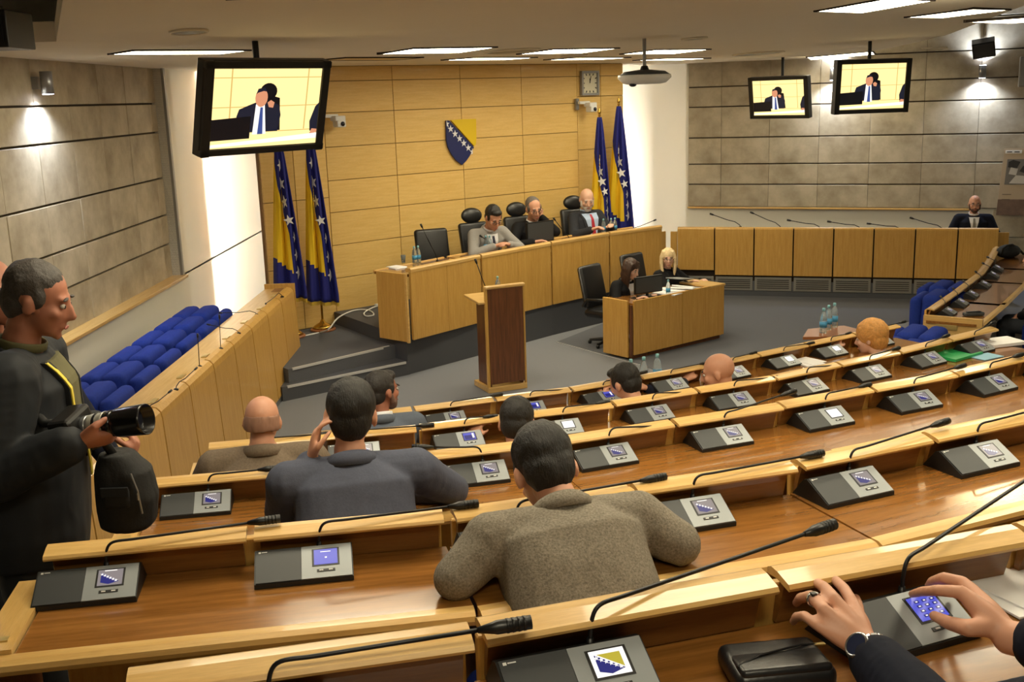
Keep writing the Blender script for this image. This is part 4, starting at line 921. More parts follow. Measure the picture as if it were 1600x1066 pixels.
quadp(MB(), .0, .0, 1, .24).build('ground_print', 'poster_brown', e)
quadp(MB(), .06, .46, 1, .84).build('photo_print', 'photo_mid', e)
for k, (pts, mm) in enumerate((([(.08, .72), (.2, .7), (.24, .8), (.14, .83), (.08, .8)], 'photo_dark'), ([(.1, .62), (.2, .6), (.22, .7), (.12, .72)], 'photo_light'), ([(.24, .66), (.4, .6), (.36, .75), (.28, .74)], 'photo_dark'), ([(.38, .6), (.6, .55), (.62, .76), (.46, .8)], 'photo_dark'), ([(.12, .48), (.5, .47), (.44, .58), (.2, .6)], 'photo_light'), ([(.3, .76), (.42, .76), (.4, .82), (.32, .82)], 'photo_light'))):
    MB().extr([pp(*z) for z in pts], (0, -.022, 0), (1, 0, 0), (0, 0, 1), (0, -1, 0), .001).build('photo_shape', mm, e)
quadp(MB(), .02, .925, .24, .975).build('logo_plate', 'paper', e); m = MB(); quadp(m, .04, .94, .11, .955, .001, -.022); quadp(m, .14, .94, .21, .955, .001, -.022); m.build('logo_print', 'photo_dark', e)
m = MB(); quadp(m, .05, .31, .17, .318); quadp(m, .05, .235, .16, .243); m.build('text_line', 'photo_dark', e)
tag(e, 'sepia poster with a black and white photograph on the right wall', 'poster')

# ---- papers and folders on the rows, cord on the platform
p = at(1490, 556, 1.30); tag(MB().box((0, 0, .009), (.30, .22, .018), bev=.002).box((.0, 0, .0195), (.30, .22, .003), Matrix.Rotation(.04, 3, 'X')).build('folder', 'green_folder', None, (p.x, p.y, 1.302), .62), 'bright green folder on the fourth row desk', 'folder')
p = at(1552, 545, 1.30); tag(MB().box((0, 0, .012), (.26, .18, .022), bev=.002).build('notepad', 'paper', None, (p.x + .1, p.y + .12, 1.302), .3), 'thick white pad of papers right of the green folder', 'papers')
p = at(1540, 562, 1.30); tag(MB().box((0, 0, .002), (.18, .12, .004)).build('paper_sheet', 'sky_paper', None, (p.x + .03, p.y + .06, 1.302), .5), 'pale blue sheet beside the green folder', 'papers')
p = at(1262, 568, 1.05); tag(MB().box((0, 0, .004), (.16, .2, .008)).box((.03, .02, .009), (.15, .19, .003), Matrix.Rotation(.2, 3, 'Z')).build('paper_sheet', 'paper', None, (p.x, p.y, 1.052), .4), 'white sheets lying on the fifth row desk', 'papers')
p = at(1582, 925, 2.06); tag(MB().box((0, 0, .003), (.30, .24, .004)).box((.02, .0, .007), (.30, .24, .003), Matrix.Rotation(.1, 3, 'Z')).build('paper_sheet', 'paper', None, (p.x + .06, p.y + .05, 2.062), .35), 'white sheets at right beside the hands', 'papers')
p = at(1535, 494, .75); e = empty('handset', (p.x - .08, p.y + .02, .75), .1); MB().box((0, 0, .02), (.20, .07, .035), bev=.01).build('handset_body', 'device_dark', e); MB().box((0, 0, .042), (.14, .04, .008), bev=.003).build('handset_inlay', 'device_black', e); tag(e, 'dark handset lying at the near end of the wing desk', 'handset')
p = at(1575, 400, .78); e = empty('camera_bag', (p.x, p.y, .76), .5)
MB().ell((0, 0, .08), (.19, .12, .09)).ell((.12, .04, .05), (.12, .09, .06)).build('bag_body', 'coat_dark', e, smooth=True); MB().tube([(-.2, -.05, .05), (-.22, -.08, .14), (-.12, -.06, .17), (0, -.05, .17), (.14, -.05, .1), (.2, -.08, .03)], .014, 8).build('strap', 'bag_black', e, smooth=True); tag(e, 'dark blue shoulder bag lying on the far end of the wing desk', 'bag')
p = at(1592, 412, .76); tag(MB().box((0, 0, .005), (.3, .22, .01)).build('paper_sheet', 'paper', None, (p.x + .25, p.y, .76), .6), 'white paper beside the dark blue bag on the wing desk', 'papers')
pts = [at(x, y, z) for x, y, z in ((466, 527, .31), (485, 523, .31), (502, 519, .31), (514, 514, .45), (528, 497, .462), (550, 486, .462), (570, 484, .462), (582, 488, .462), (583, 493, .462), (572, 494, .462), (569, 489, .462), (580, 482, .462), (591, 478, .462))]
fine = []
for i in range(len(pts) - 1):
    p0, p1, p2, p3 = pts[max(i - 1, 0)], pts[i], pts[i + 1], pts[min(i + 2, len(pts) - 1)]
    for k in range(5):
        t = k / 5; fine.append(.5 * ((2 * p1) + (p2 - p0) * t + (2 * p0 - 5 * p1 + 4 * p2 - p3) * t * t + (3 * p1 - p0 - 3 * p2 + p3) * t ** 3))
fine.append(pts[-1]); e = empty('power_cord', pts[0]); MB().tube([f - pts[0] for f in fine], .009, 6).build('cable', 'cord_white', e, smooth=True)
MB().box(pts[-1] - pts[0] + Vector((0, 0, .01)), (.09, .05, .035), Matrix.Rotation(.6, 3, 'Z'), bev=.008).build('plug', 'white_plastic', e); tag(e, 'white power cord looping over the platform step', 'cord')

# ================================================================== PEOPLE
import numpy as np
_TPL = {}
def _tpl(u, v):
    if (u, v) not in _TPL:
        P = [(0, 0, 1)] + [(math.sin(math.pi * j / v) * math.cos(2 * math.pi * i / u), math.sin(math.pi * j / v) * math.sin(2 * math.pi * i / u), math.cos(math.pi * j / v)) for j in range(1, v) for i in range(u)] + [(0, 0, -1)]
        Q = []; n = len(P) - 1
        for i in range(u):
            k = (i + 1) % u; Q.append((0, 1 + i, 1 + k)); Q.append((n, n - u + k, n - u + i))
            for j in range(v - 2): a = 1 + j * u; Q += [(a + i, a + u + i, a + u + k), (a + i, a + u + k, a + k)]
        _TPL[(u, v)] = (np.array(P), np.array(Q))
    return _TPL[(u, v)]
class Blob:
    """volumes gathered for one skin: balls, chains of balls, lofts"""
    def __init__(s): s.v = []; s.f = []; s.n = 0
    def ell(s, c, r, rot=None, u=10, v=7):
        P, Q = _tpl(u, v); r = r if isinstance(r, (tuple, list)) else (r, r, r)
        p = P * np.array(r)
        if rot is not None: p = p @ np.array(rot).T
        s.v.append(p + np.array(c)); s.f.append(Q + s.n); s.n += len(P); return s
    def chain(s, pts, step=.55):
        for (a, ra), (b, rb) in zip(pts, pts[1:]):
            a, b = Vector(a), Vector(b); n = max(1, int((b - a).length / (min(ra, rb) * step)))
            for i in range(n + 1): t = i / n; s.ell(a.lerp(b, t), ra + (rb - ra) * t)
        return s
    def loft(s, secs, n=20):
        rows = []
        for c, ax, ay, rx, ry in secs:
            a = np.arange(n) * 2 * math.pi / n; cx, sy = np.cos(a), np.sin(a); cx = np.sign(cx) * abs(cx) ** .8; sy = np.sign(sy) * abs(sy) ** .8
            rows.append(np.array(c) + np.outer(cx * rx, np.array(ax)) + np.outer(sy * ry, np.array(ay)))
        P = np.concatenate(rows + [np.array([secs[0][0]]), np.array([secs[-1][0]])]); Q = []; m = len(secs)
        for j in range(m - 1):
            for k in range(n): q = (k + 1) % n; Q += [(j * n + k, j * n + q, j * n + n + q), (j * n + k, j * n + n + q, j * n + n + k)]
        for k in range(n): q = (k + 1) % n; Q += [(m * n, q, k), (m * n + 1, (m - 1) * n + k, (m - 1) * n + q)]
        Q = np.array(Q); ax, ay = Vector(secs[0][1]), Vector(secs[0][2]); d = Vector(secs[-1][0]) - Vector(secs[0][0])
        if ax.cross(ay).dot(d) < 0: Q = Q[:, ::-1]
        s.v.append(P); s.f.append(Q + s.n); s.n += len(P); return s
    def mesh(s, name, mats):
        me = bpy.data.meshes.new(name); me.from_pydata(np.concatenate(s.v).tolist(), [], np.concatenate(s.f).tolist()); return me
def skin_mesh(mb, name, mats, voxel=.008, it=5, wr=0, wf=9, seed=0):
    """one continuous surface grown over the gathered volumes"""
    me = mb.mesh(name, mats); o = bpy.data.objects.new(name, me); COL.objects.link(o)
    r = o.modifiers.new('r', 'REMESH'); r.mode = 'VOXEL'; r.voxel_size = voxel
    s = o.modifiers.new('s', 'SMOOTH'); s.iterations = it; s.factor = .5
    dg = bpy.context.evaluated_depsgraph_get(); n = bpy.data.meshes.new_from_object(o.evaluated_get(dg)); n.name = name
    bpy.data.objects.remove(o); bpy.data.meshes.remove(me)
    if wr:
        k = len(n.vertices); co_ = np.empty(k * 3, np.float32); no_ = np.empty(k * 3, np.float32)
        n.vertices.foreach_get('co', co_); n.vertices.foreach_get('normal', no_); co_ = co_.reshape(-1, 3); no_ = no_.reshape(-1, 3); am = np.empty(k, np.float32)
        for i, c in enumerate((co_ * np.array((wf, wf, wf * .6)) + np.array((seed, 0, 0))).tolist()):
            am[i] = noise.noise(c) + .5 * (1 - abs(noise.noise((c[0] * 2.1, c[1] * 2.1, c[2] * 2.1)))) - .25
        n.vertices.foreach_set('co', (co_ + no_ * am[:, None] * wr).ravel())
    n.polygons.foreach_set('use_smooth', [True] * len(n.polygons))
    n.materials.clear()
    for m in (mats if isinstance(mats, (list, tuple)) else [mats]): n.materials.append(M[m])
    return n
def ik(a, b, l1, l2, hint):
    a, b = Vector(a), Vector(b); d = b - a; L = min(d.length, (l1 + l2) * .995); d.normalize()
    x = (l1 * l1 - l2 * l2 + L * L) / (2 * L); h = math.sqrt(max(0, l1 * l1 - x * x)); hv = Vector(hint); hv = (hv - d * hv.dot(d)).normalized()
    return a + d * x + hv * h, a + d * L
def hand(mb, wr, d, n, side, curl=.5, s=1.0, thumb=.5):
    """palm and five jointed fingers; d along the hand, n out of the back, side +1 right hand"""
    d = Vector(d).normalized(); n = Vector(n); n = (n - d * n.dot(d)).normalized(); x = d.cross(n) * side   # towards the little finger
    wr = Vector(wr); P = lambda u, v, w_: wr + (d * u + x * v + n * w_) * s
    mb.loft([(P(-.01, 0, 0), x, n, .026 * s, .019 * s), (P(.03, 0, 0), x, n, .034 * s, .018 * s), (P(.075, 0, 0), x, n, .041 * s, .016 * s), (P(.098, 0, 0), x, n, .038 * s, .012 * s)], 14)
    for k, (v, L, r) in enumerate(((-.030, .082, .0088), (-.010, .092, .0092), (.011, .086, .0088), (.030, .068, .0078))):
        p = P(.088, v, 0); dirv = (d + x * (v * 1.2)).normalized(); pts = [(p, r * s * 1.05)]; a = 0; c = curl[k] if isinstance(curl, (list, tuple)) else curl
        for j, f in enumerate((.46, .31, .23)):
            a += c * (.75, 1.05, .7)[j]; p = p + (dirv * math.cos(a) - n * math.sin(a)) * L * f * s; pts.append((p, r * s * (.97, .9, .78)[j]))
        mb.chain(pts, .5)
    p = P(.025, -.026, -.006); q = P(.055, -.055, -.012 - .01 * thumb); t = P(.085, -.062 + .02 * thumb, -.022 - .02 * thumb); u = P(.108, -.052 + .03 * thumb, -.03 - .03 * thumb)
    mb.chain([(p, .015 * s), (q, .0125 * s), (t, .0105 * s), (u, .0085 * s)], .5)
def ring_band(mb, c, ax, ay, az, rx, ry, hb, hf, th, a0=-math.pi, a1=math.pi, n=28, flare=.0):
    """collar-like band; angle 0 is the back"""
    rows = []
    for k in range(n + 1):
        a = a0 + (a1 - a0) * k / n; t = (1 + math.cos(a)) / 2; h = hf + (hb - hf) * t; o = Vector(ax) * math.sin(a) - Vector(ay) * math.cos(a)
        e = Vector(ax) * math.sin(a) * rx - Vector(ay) * math.cos(a) * ry; b = Vector(c) + e
        rows.append([mb.bm.verts.new(p) for p in (b + o * (th + flare) - Vector(az) * .006, b + o * (th + flare * .2) + Vector(az) * h * .75, b + o * th * .5 + Vector(az) * h, b + Vector(az) * h * .9, b - Vector(az) * .006)])
    for p, q in zip(rows, rows[1:]):
        for j in range(5): f = mb.bm.faces.new((p[j], p[(j + 1) % 5], q[(j + 1) % 5], q[j])); f.material_index = mb.mi
    mb.bm.faces.new(rows[0]); mb.bm.faces.new(rows[-1][::-1]); bmesh.ops.recalc_face_normals(mb.bm, faces=mb.bm.faces[:])
def person(label, loc, rz, lean=8, bend=1.2, head=(5, 0, 0), stand=False, seat=.44, scale=1.0, skin='skin_mid', jacket='suit_black', trousers='suit_black', shirt='shirt_white', tie=None,
           hair='short', haircol='hair_black', hands=None, hint=None, voxel=.009, curl=.5, glasses=False, beard=None, fat=1.0, wr=.004, hs=1.0, handd=None, handn=None, twist=0, customs=None, neck=.0, legs=True, group=None, shoulder=.185, droop=0, open_front=False, face=True, hpx=None, rowdir=None, elbows=None, elbpx=None, bulk=1.0, cuff=.93):
    rowdir = rz if rowdir is None else rowdir
    e = empty('person', loc, rz); e.scale = (scale,) * 3
    hz = .93 if stand else seat + .10; X = Vector((1, 0, 0)); hip = Vector((0, 0, hz)); Rw = Matrix.Rotation(rz, 3, 'Z')
    a1, a2 = R_(lean * .7), R_(lean * bend); mid = hip + Vector((0, math.sin(a1), math.cos(a1))) * .24; up = Vector((0, math.sin(a2), math.cos(a2))); nb = mid + up * .27
    tw = Matrix.Rotation(R_(twist), 3, 'Z'); rx = tw @ X; fw = up.cross(rx).normalized(); u1 = Vector((0, math.sin(a1), math.cos(a1))); f1 = u1.cross(X)
    if fw.y < 0 and abs(twist) < 80: fw = -fw
    hm = tw @ Matrix.Rotation(R_(head[1]), 3, 'Z') @ Matrix.Rotation(R_(-head[0]), 3, 'X') @ Matrix.Rotation(R_(head[2]), 3, 'Y')
    hc = nb + up * (.075 + neck) + fw * .012 + hm @ Vector((0, .022, .105)) * hs
    if hpx:              # sit or stand so that the head is where it is seen
        cw = Vector(loc) + Rw @ hc * scale; tg = on(hpx[0], hpx[1], (cw.x, cw.y), (cw.x + math.cos(rowdir), cw.y + math.sin(rowdir))); dv = tg - cw
        e.location = Vector(loc) + Vector((dv.x, dv.y, 0)); dz = Vector((0, 0, dv.z / scale)); hip += dz; mid += dz; nb += dz; hc += dz; seat += dz.z; print(label[:40], 'seat', round(seat, 3), 'shift', [round(q, 3) for q in dv])
    HP = lambda x, y, z: hc + hm @ (Vector((x, y, z)) * hs)
    sh = {s: nb + rx * s * shoulder - up * (.045 + droop) for s in (-1, 1)}
    hands = hands or {}; hint = hint or {}; wrist = {}; elb = {}
    for s in (-1, 1):
        t = Vector(hands.get(s, (s * .20, .42, .77 if not stand else .9))) / scale; hn = hint.get(s, (s * .6, -.5, -.6)); elb[s], wrist[s] = ik(sh[s], t, .285, .255, hn)
        if elbows and s in elbows: elb[s] = Vector(elbows[s]) / scale; wrist[s] = elb[s] + (t - elb[s]).normalized() * min(.27, (t - elb[s]).length)
        if elbpx and s in elbpx: elb[s] = (Matrix.Rotation(-rz, 3, 'Z') @ (at(*elbpx[s]) - Vector(e.location))) / scale; wrist[s] = elb[s] + (t - elb[s]).normalized() * min(.27, (t - elb[s]).length)
    def torso(m, g, pel=True):
        sec = []
        if pel: sec += [(hip - u1 * .09, X, f1, (.155 + g) * fat, (.115 + g) * fat)]
        sec += [(hip, X, f1, (.168 + g) * fat, (.122 + g) * fat), (hip.lerp(mid, .6), X, f1, (.158 + g) * fat, (.122 + g) * fat), (mid, X.lerp(rx, .5), f1, (.16 + g) * fat, (.12 + g) * fat), (mid.lerp(nb, .45), rx, fw, (.178 + g), .125 + g), (mid.lerp(nb, .75), rx, fw, .180 + g, .115 + g), (nb - up * .03, rx, fw, .135 + g, .085 + g), (nb + up * .015, rx, fw, .07 + g, .062 + g * .6)]
        m.loft(sec, 24)
    # body: head, neck, torso, arms, hands, legs in one surface
    b = Blob(); torso(b, 0)
    b.chain([(nb - up * .03, .062), (nb + up * .05, .056), (HP(0, -.025, -.05), .056 * hs)])
    b.ell(HP(0, -.014, .035), (.077 * hs, .097 * hs, .088 * hs), hm, 20, 14); b.ell(HP(0, .030, -.025), (.064 * hs, .066 * hs, .078 * hs), hm, 18, 12)
    b.ell(HP(0, .042, -.072), (.050 * hs, .046 * hs, .036 * hs), hm); b.ell(HP(0, .074, -.098), (.021 * hs, .016 * hs, .016 * hs), hm); b.ell(HP(0, .076, .026), (.052 * hs, .018 * hs, .013 * hs), hm)
    for s in (-1, 1):
        b.ell(HP(s * .080, -.006, -.006), (.010 * hs, .022 * hs, .033 * hs), hm @ Matrix.Rotation(s * .25, 3, 'Z')); b.ell(HP(s * .04, .068, -.022), (.024 * hs, .02 * hs, .02 * hs), hm)
    b.chain([(HP(0, .094, .012), .0085 * hs), (HP(0, .107, -.012), .0105 * hs), (HP(0, .114, -.03), .0125 * hs)], .6); b.ell(HP(0, .098, -.036), (.019 * hs, .012 * hs, .009 * hs), hm); b.ell(HP(0, .090, -.066), (.024 * hs, .010 * hs, .010 * hs), hm)
    for s in (-1, 1):
        b.chain([(nb + rx * s * .06 - up * .02, .055), (sh[s], .058), (elb[s], .042), (wrist[s], .028)])
        if customs and s in customs:
            for ch in customs[s]: b.chain([(Vector(p), r) for p, r in ch], .45)
        else:
            fd = (wrist[s] - elb[s]).normalized(); hd = handd.get(s, fd) if handd else fd; hn_ = handn.get(s, (0, 0, 1)) if handn else (0, 0, 1)
            if abs(Vector(hn_).normalized().dot(Vector(hd).normalized())) > .95: hn_ = (s, .2, 0)
            hand(b, wrist[s] + Vector(hd).normalized() * .01, hd, hn_, s, curl.get(s, .5) if isinstance(curl, dict) else curl)
    kn, an = {}, {}
    for s in (-1, 1):
        h0 = hip + Vector((s * .09, .0, -.04))
        if stand: kn[s] = Vector((s * .11, .03, hip.z * .54)); an[s] = Vector((s * .12, -.01, .09))
        else: kn[s] = Vector((s * .13, .42, seat + .05)); an[s] = Vector((s * .13, .40, .09))
        if legs: b.chain([(h0, .085), (kn[s], .058), (an[s], .042)]); b.ell(an[s] + Vector((0, .07, -.045)), (.045, .12, .035))
    bo = part(None, 'body', skin_mesh(b, 'body', skin, voxel), e)
    # clothes
    j = Blob(); torso(j, .022)
    for s in (-1, 1):
        j.chain([(nb + rx * s * .07 - up * .03, .068), (sh[s] + up * .004, .077 * bulk), (elb[s].lerp(sh[s], .5), .066 * bulk), (elb[s], .06 * bulk), (elb[s].lerp(wrist[s], cuff), .046 * bulk)], .3)
    jm = skin_mesh(j, 'jacket', jacket, voxel, 6, wr, 9, len(label)); jo = part(None, 'jacket', jm, e)
    ring_ = MB(); ring_band(ring_, nb + up * .002 - fw * .004, rx, fw, (up + fw * .18).normalized(), .074, .072, .045, .0, .014, -2.3, 2.3, flare=.012); ring_.build('collar', jacket, jo, smooth=True)
    if shirt:
        ring_ = MB(); ring_band(ring_, nb + up * .025, rx, fw, (up + fw * .15).normalized(), .066, .064, .038, .018, .006); ring_.build('shirt_collar', shirt, e, smooth=True)
    if legs:
        t = Blob(); t.loft([(hip + u1 * .05, X, f1, .17 * fat, .13 * fat), (hip - u1 * .05, X, f1, .175 * fat, .135 * fat), (hip - u1 * .11, X, f1, .15, .11)], 20)
        for s in (-1, 1): t.chain([(hip + Vector((s * .09, 0, -.04)), .102), (kn[s], .076), (an[s] + Vector((0, 0, .03)), .062)])
        part(None, 'trousers', skin_mesh(t, 'trousers', trousers, .012, 5, .003, 9, 3), e)
        for s in (-1, 1): MB().ell(an[s] + Vector((0, .08, -.04)), (.052, .14, .045)).box(an[s] + Vector((0, .07, -.08)), (.085, .25, .02), bev=.008).build('shoe', 'black_leather', e, smooth=True)
    bm_ = bmesh.new(); bm_.from_mesh(jm); bv = BVHTree.FromBMesh(bm_)
    def decal(name, pts, m_, parent, lift=.010, th=.008, n=8):
        """patch laid on the chest: outline rows [(z, x0, x1)] measured down from the neck"""
        q = MB(); rows = []
        for z, x0, x1 in pts:
            row = []
            for k in range(n + 1):
                o = nb + rx * (x0 + (x1 - x0) * k / n) - up * z + fw * .19; h = bv.ray_cast(o, -fw)
                p = (h[0] if h[0] is not None else o - fw * .07) + fw * lift; row.append(p)
            rows.append(row)
        vr = [[q.bm.verts.new(p) for p in r] for r in rows]; vb = [[q.bm.verts.new(p - fw * (th + .004)) for p in r] for r in rows]
        for i in range(len(vr) - 1):
            for k in range(n): q.bm.faces.new((vr[i][k], vr[i][k + 1], vr[i + 1][k + 1], vr[i + 1][k])); q.bm.faces.new((vb[i][k], vb[i + 1][k], vb[i + 1][k + 1], vb[i][k + 1]))
            q.bm.faces.new((vr[i][0], vr[i + 1][0], vb[i + 1][0], vb[i][0])); q.bm.faces.new((vr[i][n], vb[i][n], vb[i + 1][n], vr[i + 1][n]))
        q.bm.faces.new(vr[0] + vb[0][::-1]); q.bm.faces.new(vr[-1][::-1] + vb[-1]); bmesh.ops.recalc_face_normals(q.bm, faces=q.bm.faces[:])
        return q.build(name, m_, parent, smooth=False)
    if face and shirt:
        w_ = .055 if not open_front else .075; dn = .30 if not open_front else .36
        zs = [.0 + dn * k / 16 for k in range(17)]
        fr = decal('shirt_front', [(z, -w_ * (1 - z / dn) * 1.25 - .004 - (.02 if open_front else 0), w_ * (1 - z / dn) * 1.25 + .004 + (.02 if open_front else 0)) for z in zs], shirt, e)
        if tie: decal('tie', [(z, -(.012 + .02 * z / .3), .012 + .02 * z / .3) for z in [.012 + (dn - .02) * k / 16 for k in range(17)]], tie, e, .016)
        for s in (-1, 1): decal('lapel', [(z, s * (w_ * (1 - z / dn) * 1.25 + .002 + (.02 if open_front else 0)), s * (w_ * (1 - z / dn) * 1.25 + .038 + (.02 if open_front else 0) - .02 * abs(z / dn - .45))) for z in zs], jacket, jo, .013, .010, 4)
    if face:
        for s in (-1, 1):
            ey = MB().ell(HP(s * .031, .083, .006), (.014 * hs, .009 * hs, .008 * hs), hm).build('eye', 'eye_white', e, smooth=True)
            MB().ell(HP(s * .031, .0905, .005), (.006 * hs, .003 * hs, .0065 * hs), hm, 8, 6).build('iris', 'eye_dark', ey, smooth=True)
            MB().ell(HP(s * .033, .090, .030), (.021 * hs, .006 * hs, .005 * hs), hm @ Matrix.Rotation(s * .12, 3, 'Y'), 10, 6).build('eyebrow', haircol if haircol != 'hair_blonde' else 'hair_brown', e, smooth=True)
        MB().ell(HP(0, .0985, -.066), (.022 * hs, .004 * hs, .0065 * hs), hm).build('lips', 'lip', e, smooth=True)
        if glasses:
            g = MB()
            for s in (-1, 1):
                g.tube([HP(s * .033 + .021 * math.cos(a), .104, .004 + .016 * math.sin(a)) for a in [2 * math.pi * k / 14 for k in range(15)]], .0022 * hs, 6); g.tube([HP(s * .054, .103, .008), HP(s * .082, .06, .01), HP(s * .084, -.01, .008)], .002 * hs, 6)
            g.tube([HP(-.012, .105, .006), HP(.012, .105, .006)], .002 * hs, 6); g.build('glasses', 'black_plastic', e, smooth=True)
    if beard:
        g = Blob(); g.ell(HP(0, .046, -.075), (.056 * hs, .053 * hs, .045 * hs), hm).ell(HP(0, .060, -.092), (.040 * hs, .042 * hs, .034 * hs), hm)
        for s in (-1, 1): g.chain([(HP(s * .070, .012, -.01), .012 * hs), (HP(s * .060, .03, -.06), .02 * hs)])
        g.ell(HP(0, .092, -.052), (.026 * hs, .013 * hs, .007 * hs), hm)
        part(None, 'beard', skin_mesh(g, 'beard', beard, .006, 3, .002, 60), e)
    if hair:
        g = Blob()
        if hair in ('short', 'receding', 'puffy', 'long', 'cropped'):
            f_ = {'short': (1.0, -.007), 'receding': (.97, -.012), 'cropped': (.962, .0), 'puffy': (1.2, .0), 'long': (1.07, .0)}[hair]
            g.ell(HP(0, -.022 + f_[1], .046), (.083 * hs * f_[0], .099 * hs * f_[0], .090 * hs * f_[0]), hm, 22, 14)
            g.ell(HP(0, -.055, -.005), (.073 * hs * f_[0], .063 * hs * f_[0], .075 * hs * f_[0]), hm, 18, 12)
            for s in (-1, 1): g.ell(HP(s * .066, .008, .022), (.016 * hs * f_[0], .034 * hs, .040 * hs), hm)
            if hair in ('short', 'puffy'): g.ell(HP(0, .045, .095), (.058 * hs, .040 * hs, .030 * hs), hm)
        if hair == 'fringe':
            for k in range(-9, 10):
                a = k / 9 * 1.75; g.ell(HP(.072 * math.sin(a), -.018 - .088 * math.cos(a), .004), (.011 * hs, .011 * hs, .042 * hs), hm @ Matrix.Rotation(a, 3, 'Z'), 10, 8)
        if hair == 'long':
            for s in (-1, 1):
                for q in range(4):
                    y = .035 - .03 * q; g.chain([(HP(s * .060, y, .085), .026 * hs), (HP(s * .086, y + .005, .02), .023 * hs), (HP(s * .088, y + .012, -.07), .024 * hs), (HP(s * .082, y + .03, -.15), .021 * hs), (HP(s * .076, y + .045, -.205), .010 * hs)])
            g.chain([(HP(0, -.07, .0), .06 * hs), (HP(0, -.07, -.10), .055 * hs), (HP(0, -.06, -.17), .03 * hs)])
        part(None, 'hair', skin_mesh(g, 'hair', haircol, .0065, 3, .004, 40), e)
    bm_.free()
    J = dict(nb=nb, up=up, fw=fw, rx=rx, hc=hc, hm=hm, elb=elb, wrist=wrist, HP=HP, bvh=bv, seat=seat)
    return tag(e, label, 'person', group), J
def seat_pos(k, ui, t, back=.62):
    A, B = ROWS[k][1][ui]; d = Vector((B[0] - A[0], B[1] - A[1], 0)); p = Vector((A[0], A[1], 0)) + d * t; d.normalize(); n = Vector((-d.y, d.x, 0)); p -= n * back
    return Vector((p.x, p.y, LVL[k])), math.atan2(d.y, d.x)
def sit(label, k, ui, t, back, chair, **kw):
    p, a = seat_pos(k, ui, t, back); e, J = person(label, p, a + R_(kw.pop('turn', 0)), **dict(dict(rowdir=a, scale=.93), **kw))
    c = put_blue((e.location.x, e.location.y, p.z), a, chair, 'chairs under the seated members'); c.scale.z = max(.3, (J['seat'] * e.scale.x - .02) / .46); return e, J

sit('man in a grey-brown tweed jacket hunched over the second row desk', 2, 1, .235, .50, 'blue chair under the man in the tweed jacket', hpx=(852, 738), lean=34, bend=1.2, head=(40, -8, -8), jacket='tweed', trousers='suit_charcoal', shirt=None, hair='short', haircol='hair_black', voxel=.007,
    hands={-1: (-.10, .44, .80), 1: (.14, .44, .80)}, elbpx={-1: (712, 905, 1.845), 1: (1062, 850, 1.855)}, shoulder=.205, wr=.007, face=False, skin='skin_mid', hs=1.0, neck=-.04, fat=1.12, scale=.97)
sit('broad man in a blue-grey suit seen from behind in the third row', 3, 1, .30, .60, 'blue chair under the man in the blue-grey suit', hpx=(548, 650), lean=16, bend=1.2, head=(10, -8, 5), jacket='suit_blue_grey', trousers='suit_blue_grey', shirt=None, hair='short', haircol='hair_black', voxel=.0075,
    hands={-1: (-.13, .16, 1.02), 1: (.14, .42, .79)}, elbows={-1: (-.24, .24, .82)}, elbpx={1: (708, 765, 1.60)}, shoulder=.215, wr=.006, face=False, fat=1.18, handd={-1: (.25, .0, 1)}, hs=1.02, neck=-.02, scale=1.0)
sit('balding man in a beige-grey jacket at the left of the fourth row', 4, 0, .26, .50, 'blue chair under the balding man in beige', hpx=(410, 660), lean=10, head=(8, -4, 2), jacket='suit_beige', trousers='suit_charcoal', hair='fringe', haircol='hair_stubble', shoulder=.205, face=False, shirt=None, skin='skin_mid', fat=1.1, neck=-.045, scale=1.04, hs=.95)
sit('dark-haired man in a slate suit turning his head right, fifth row', 5, 0, .62, .50, 'blue chair under the man in the slate suit', hpx=(598, 611), lean=8, head=(2, -62, 0), jacket='suit_slate', trousers='suit_slate', hair='short', haircol='hair_dark_grey', shoulder=.20, skin='skin_tan', beard='stubble')
sit('dark-haired head of a member between consoles in the fourth row', 4, 1, .66, .48, 'blue chair under the dark-haired member in the fourth row', hpx=(808, 664), lean=24, bend=1.25, head=(24, -25, 0), jacket='suit_charcoal', trousers='suit_charcoal', hair='short', haircol='hair_black', hs=1.12)
sit('dark-haired member bent low in the fifth row, only his head showing', 5, 2, .30, .48, 'blue chair under the dark-haired member in the fifth row', hpx=(976, 601), lean=30, bend=1.3, head=(28, 18, 0), jacket='suit_navy', trousers='suit_navy', hair='short', haircol='hair_black', hs=1.12)
sit('bald member with his head turned left in the fifth row', 5, 2, .99, .46, 'blue chair under the bald member in the fifth row', hpx=(1122, 583), lean=24, bend=1.25, head=(12, 45, 0), jacket='suit_charcoal', trousers='suit_charcoal', hair=None, hs=1.15, skin='skin_mid')
sit('red-haired member with voluminous short hair at the right of the fifth row', 5, 4, .62, .46, 'blue chair under the red-haired member', hpx=(1360, 529), lean=22, head=(10, 25, 0), jacket='suit_charcoal', trousers='suit_charcoal', hair='puffy', haircol='hair_red', hs=1.08, skin='skin_pale')

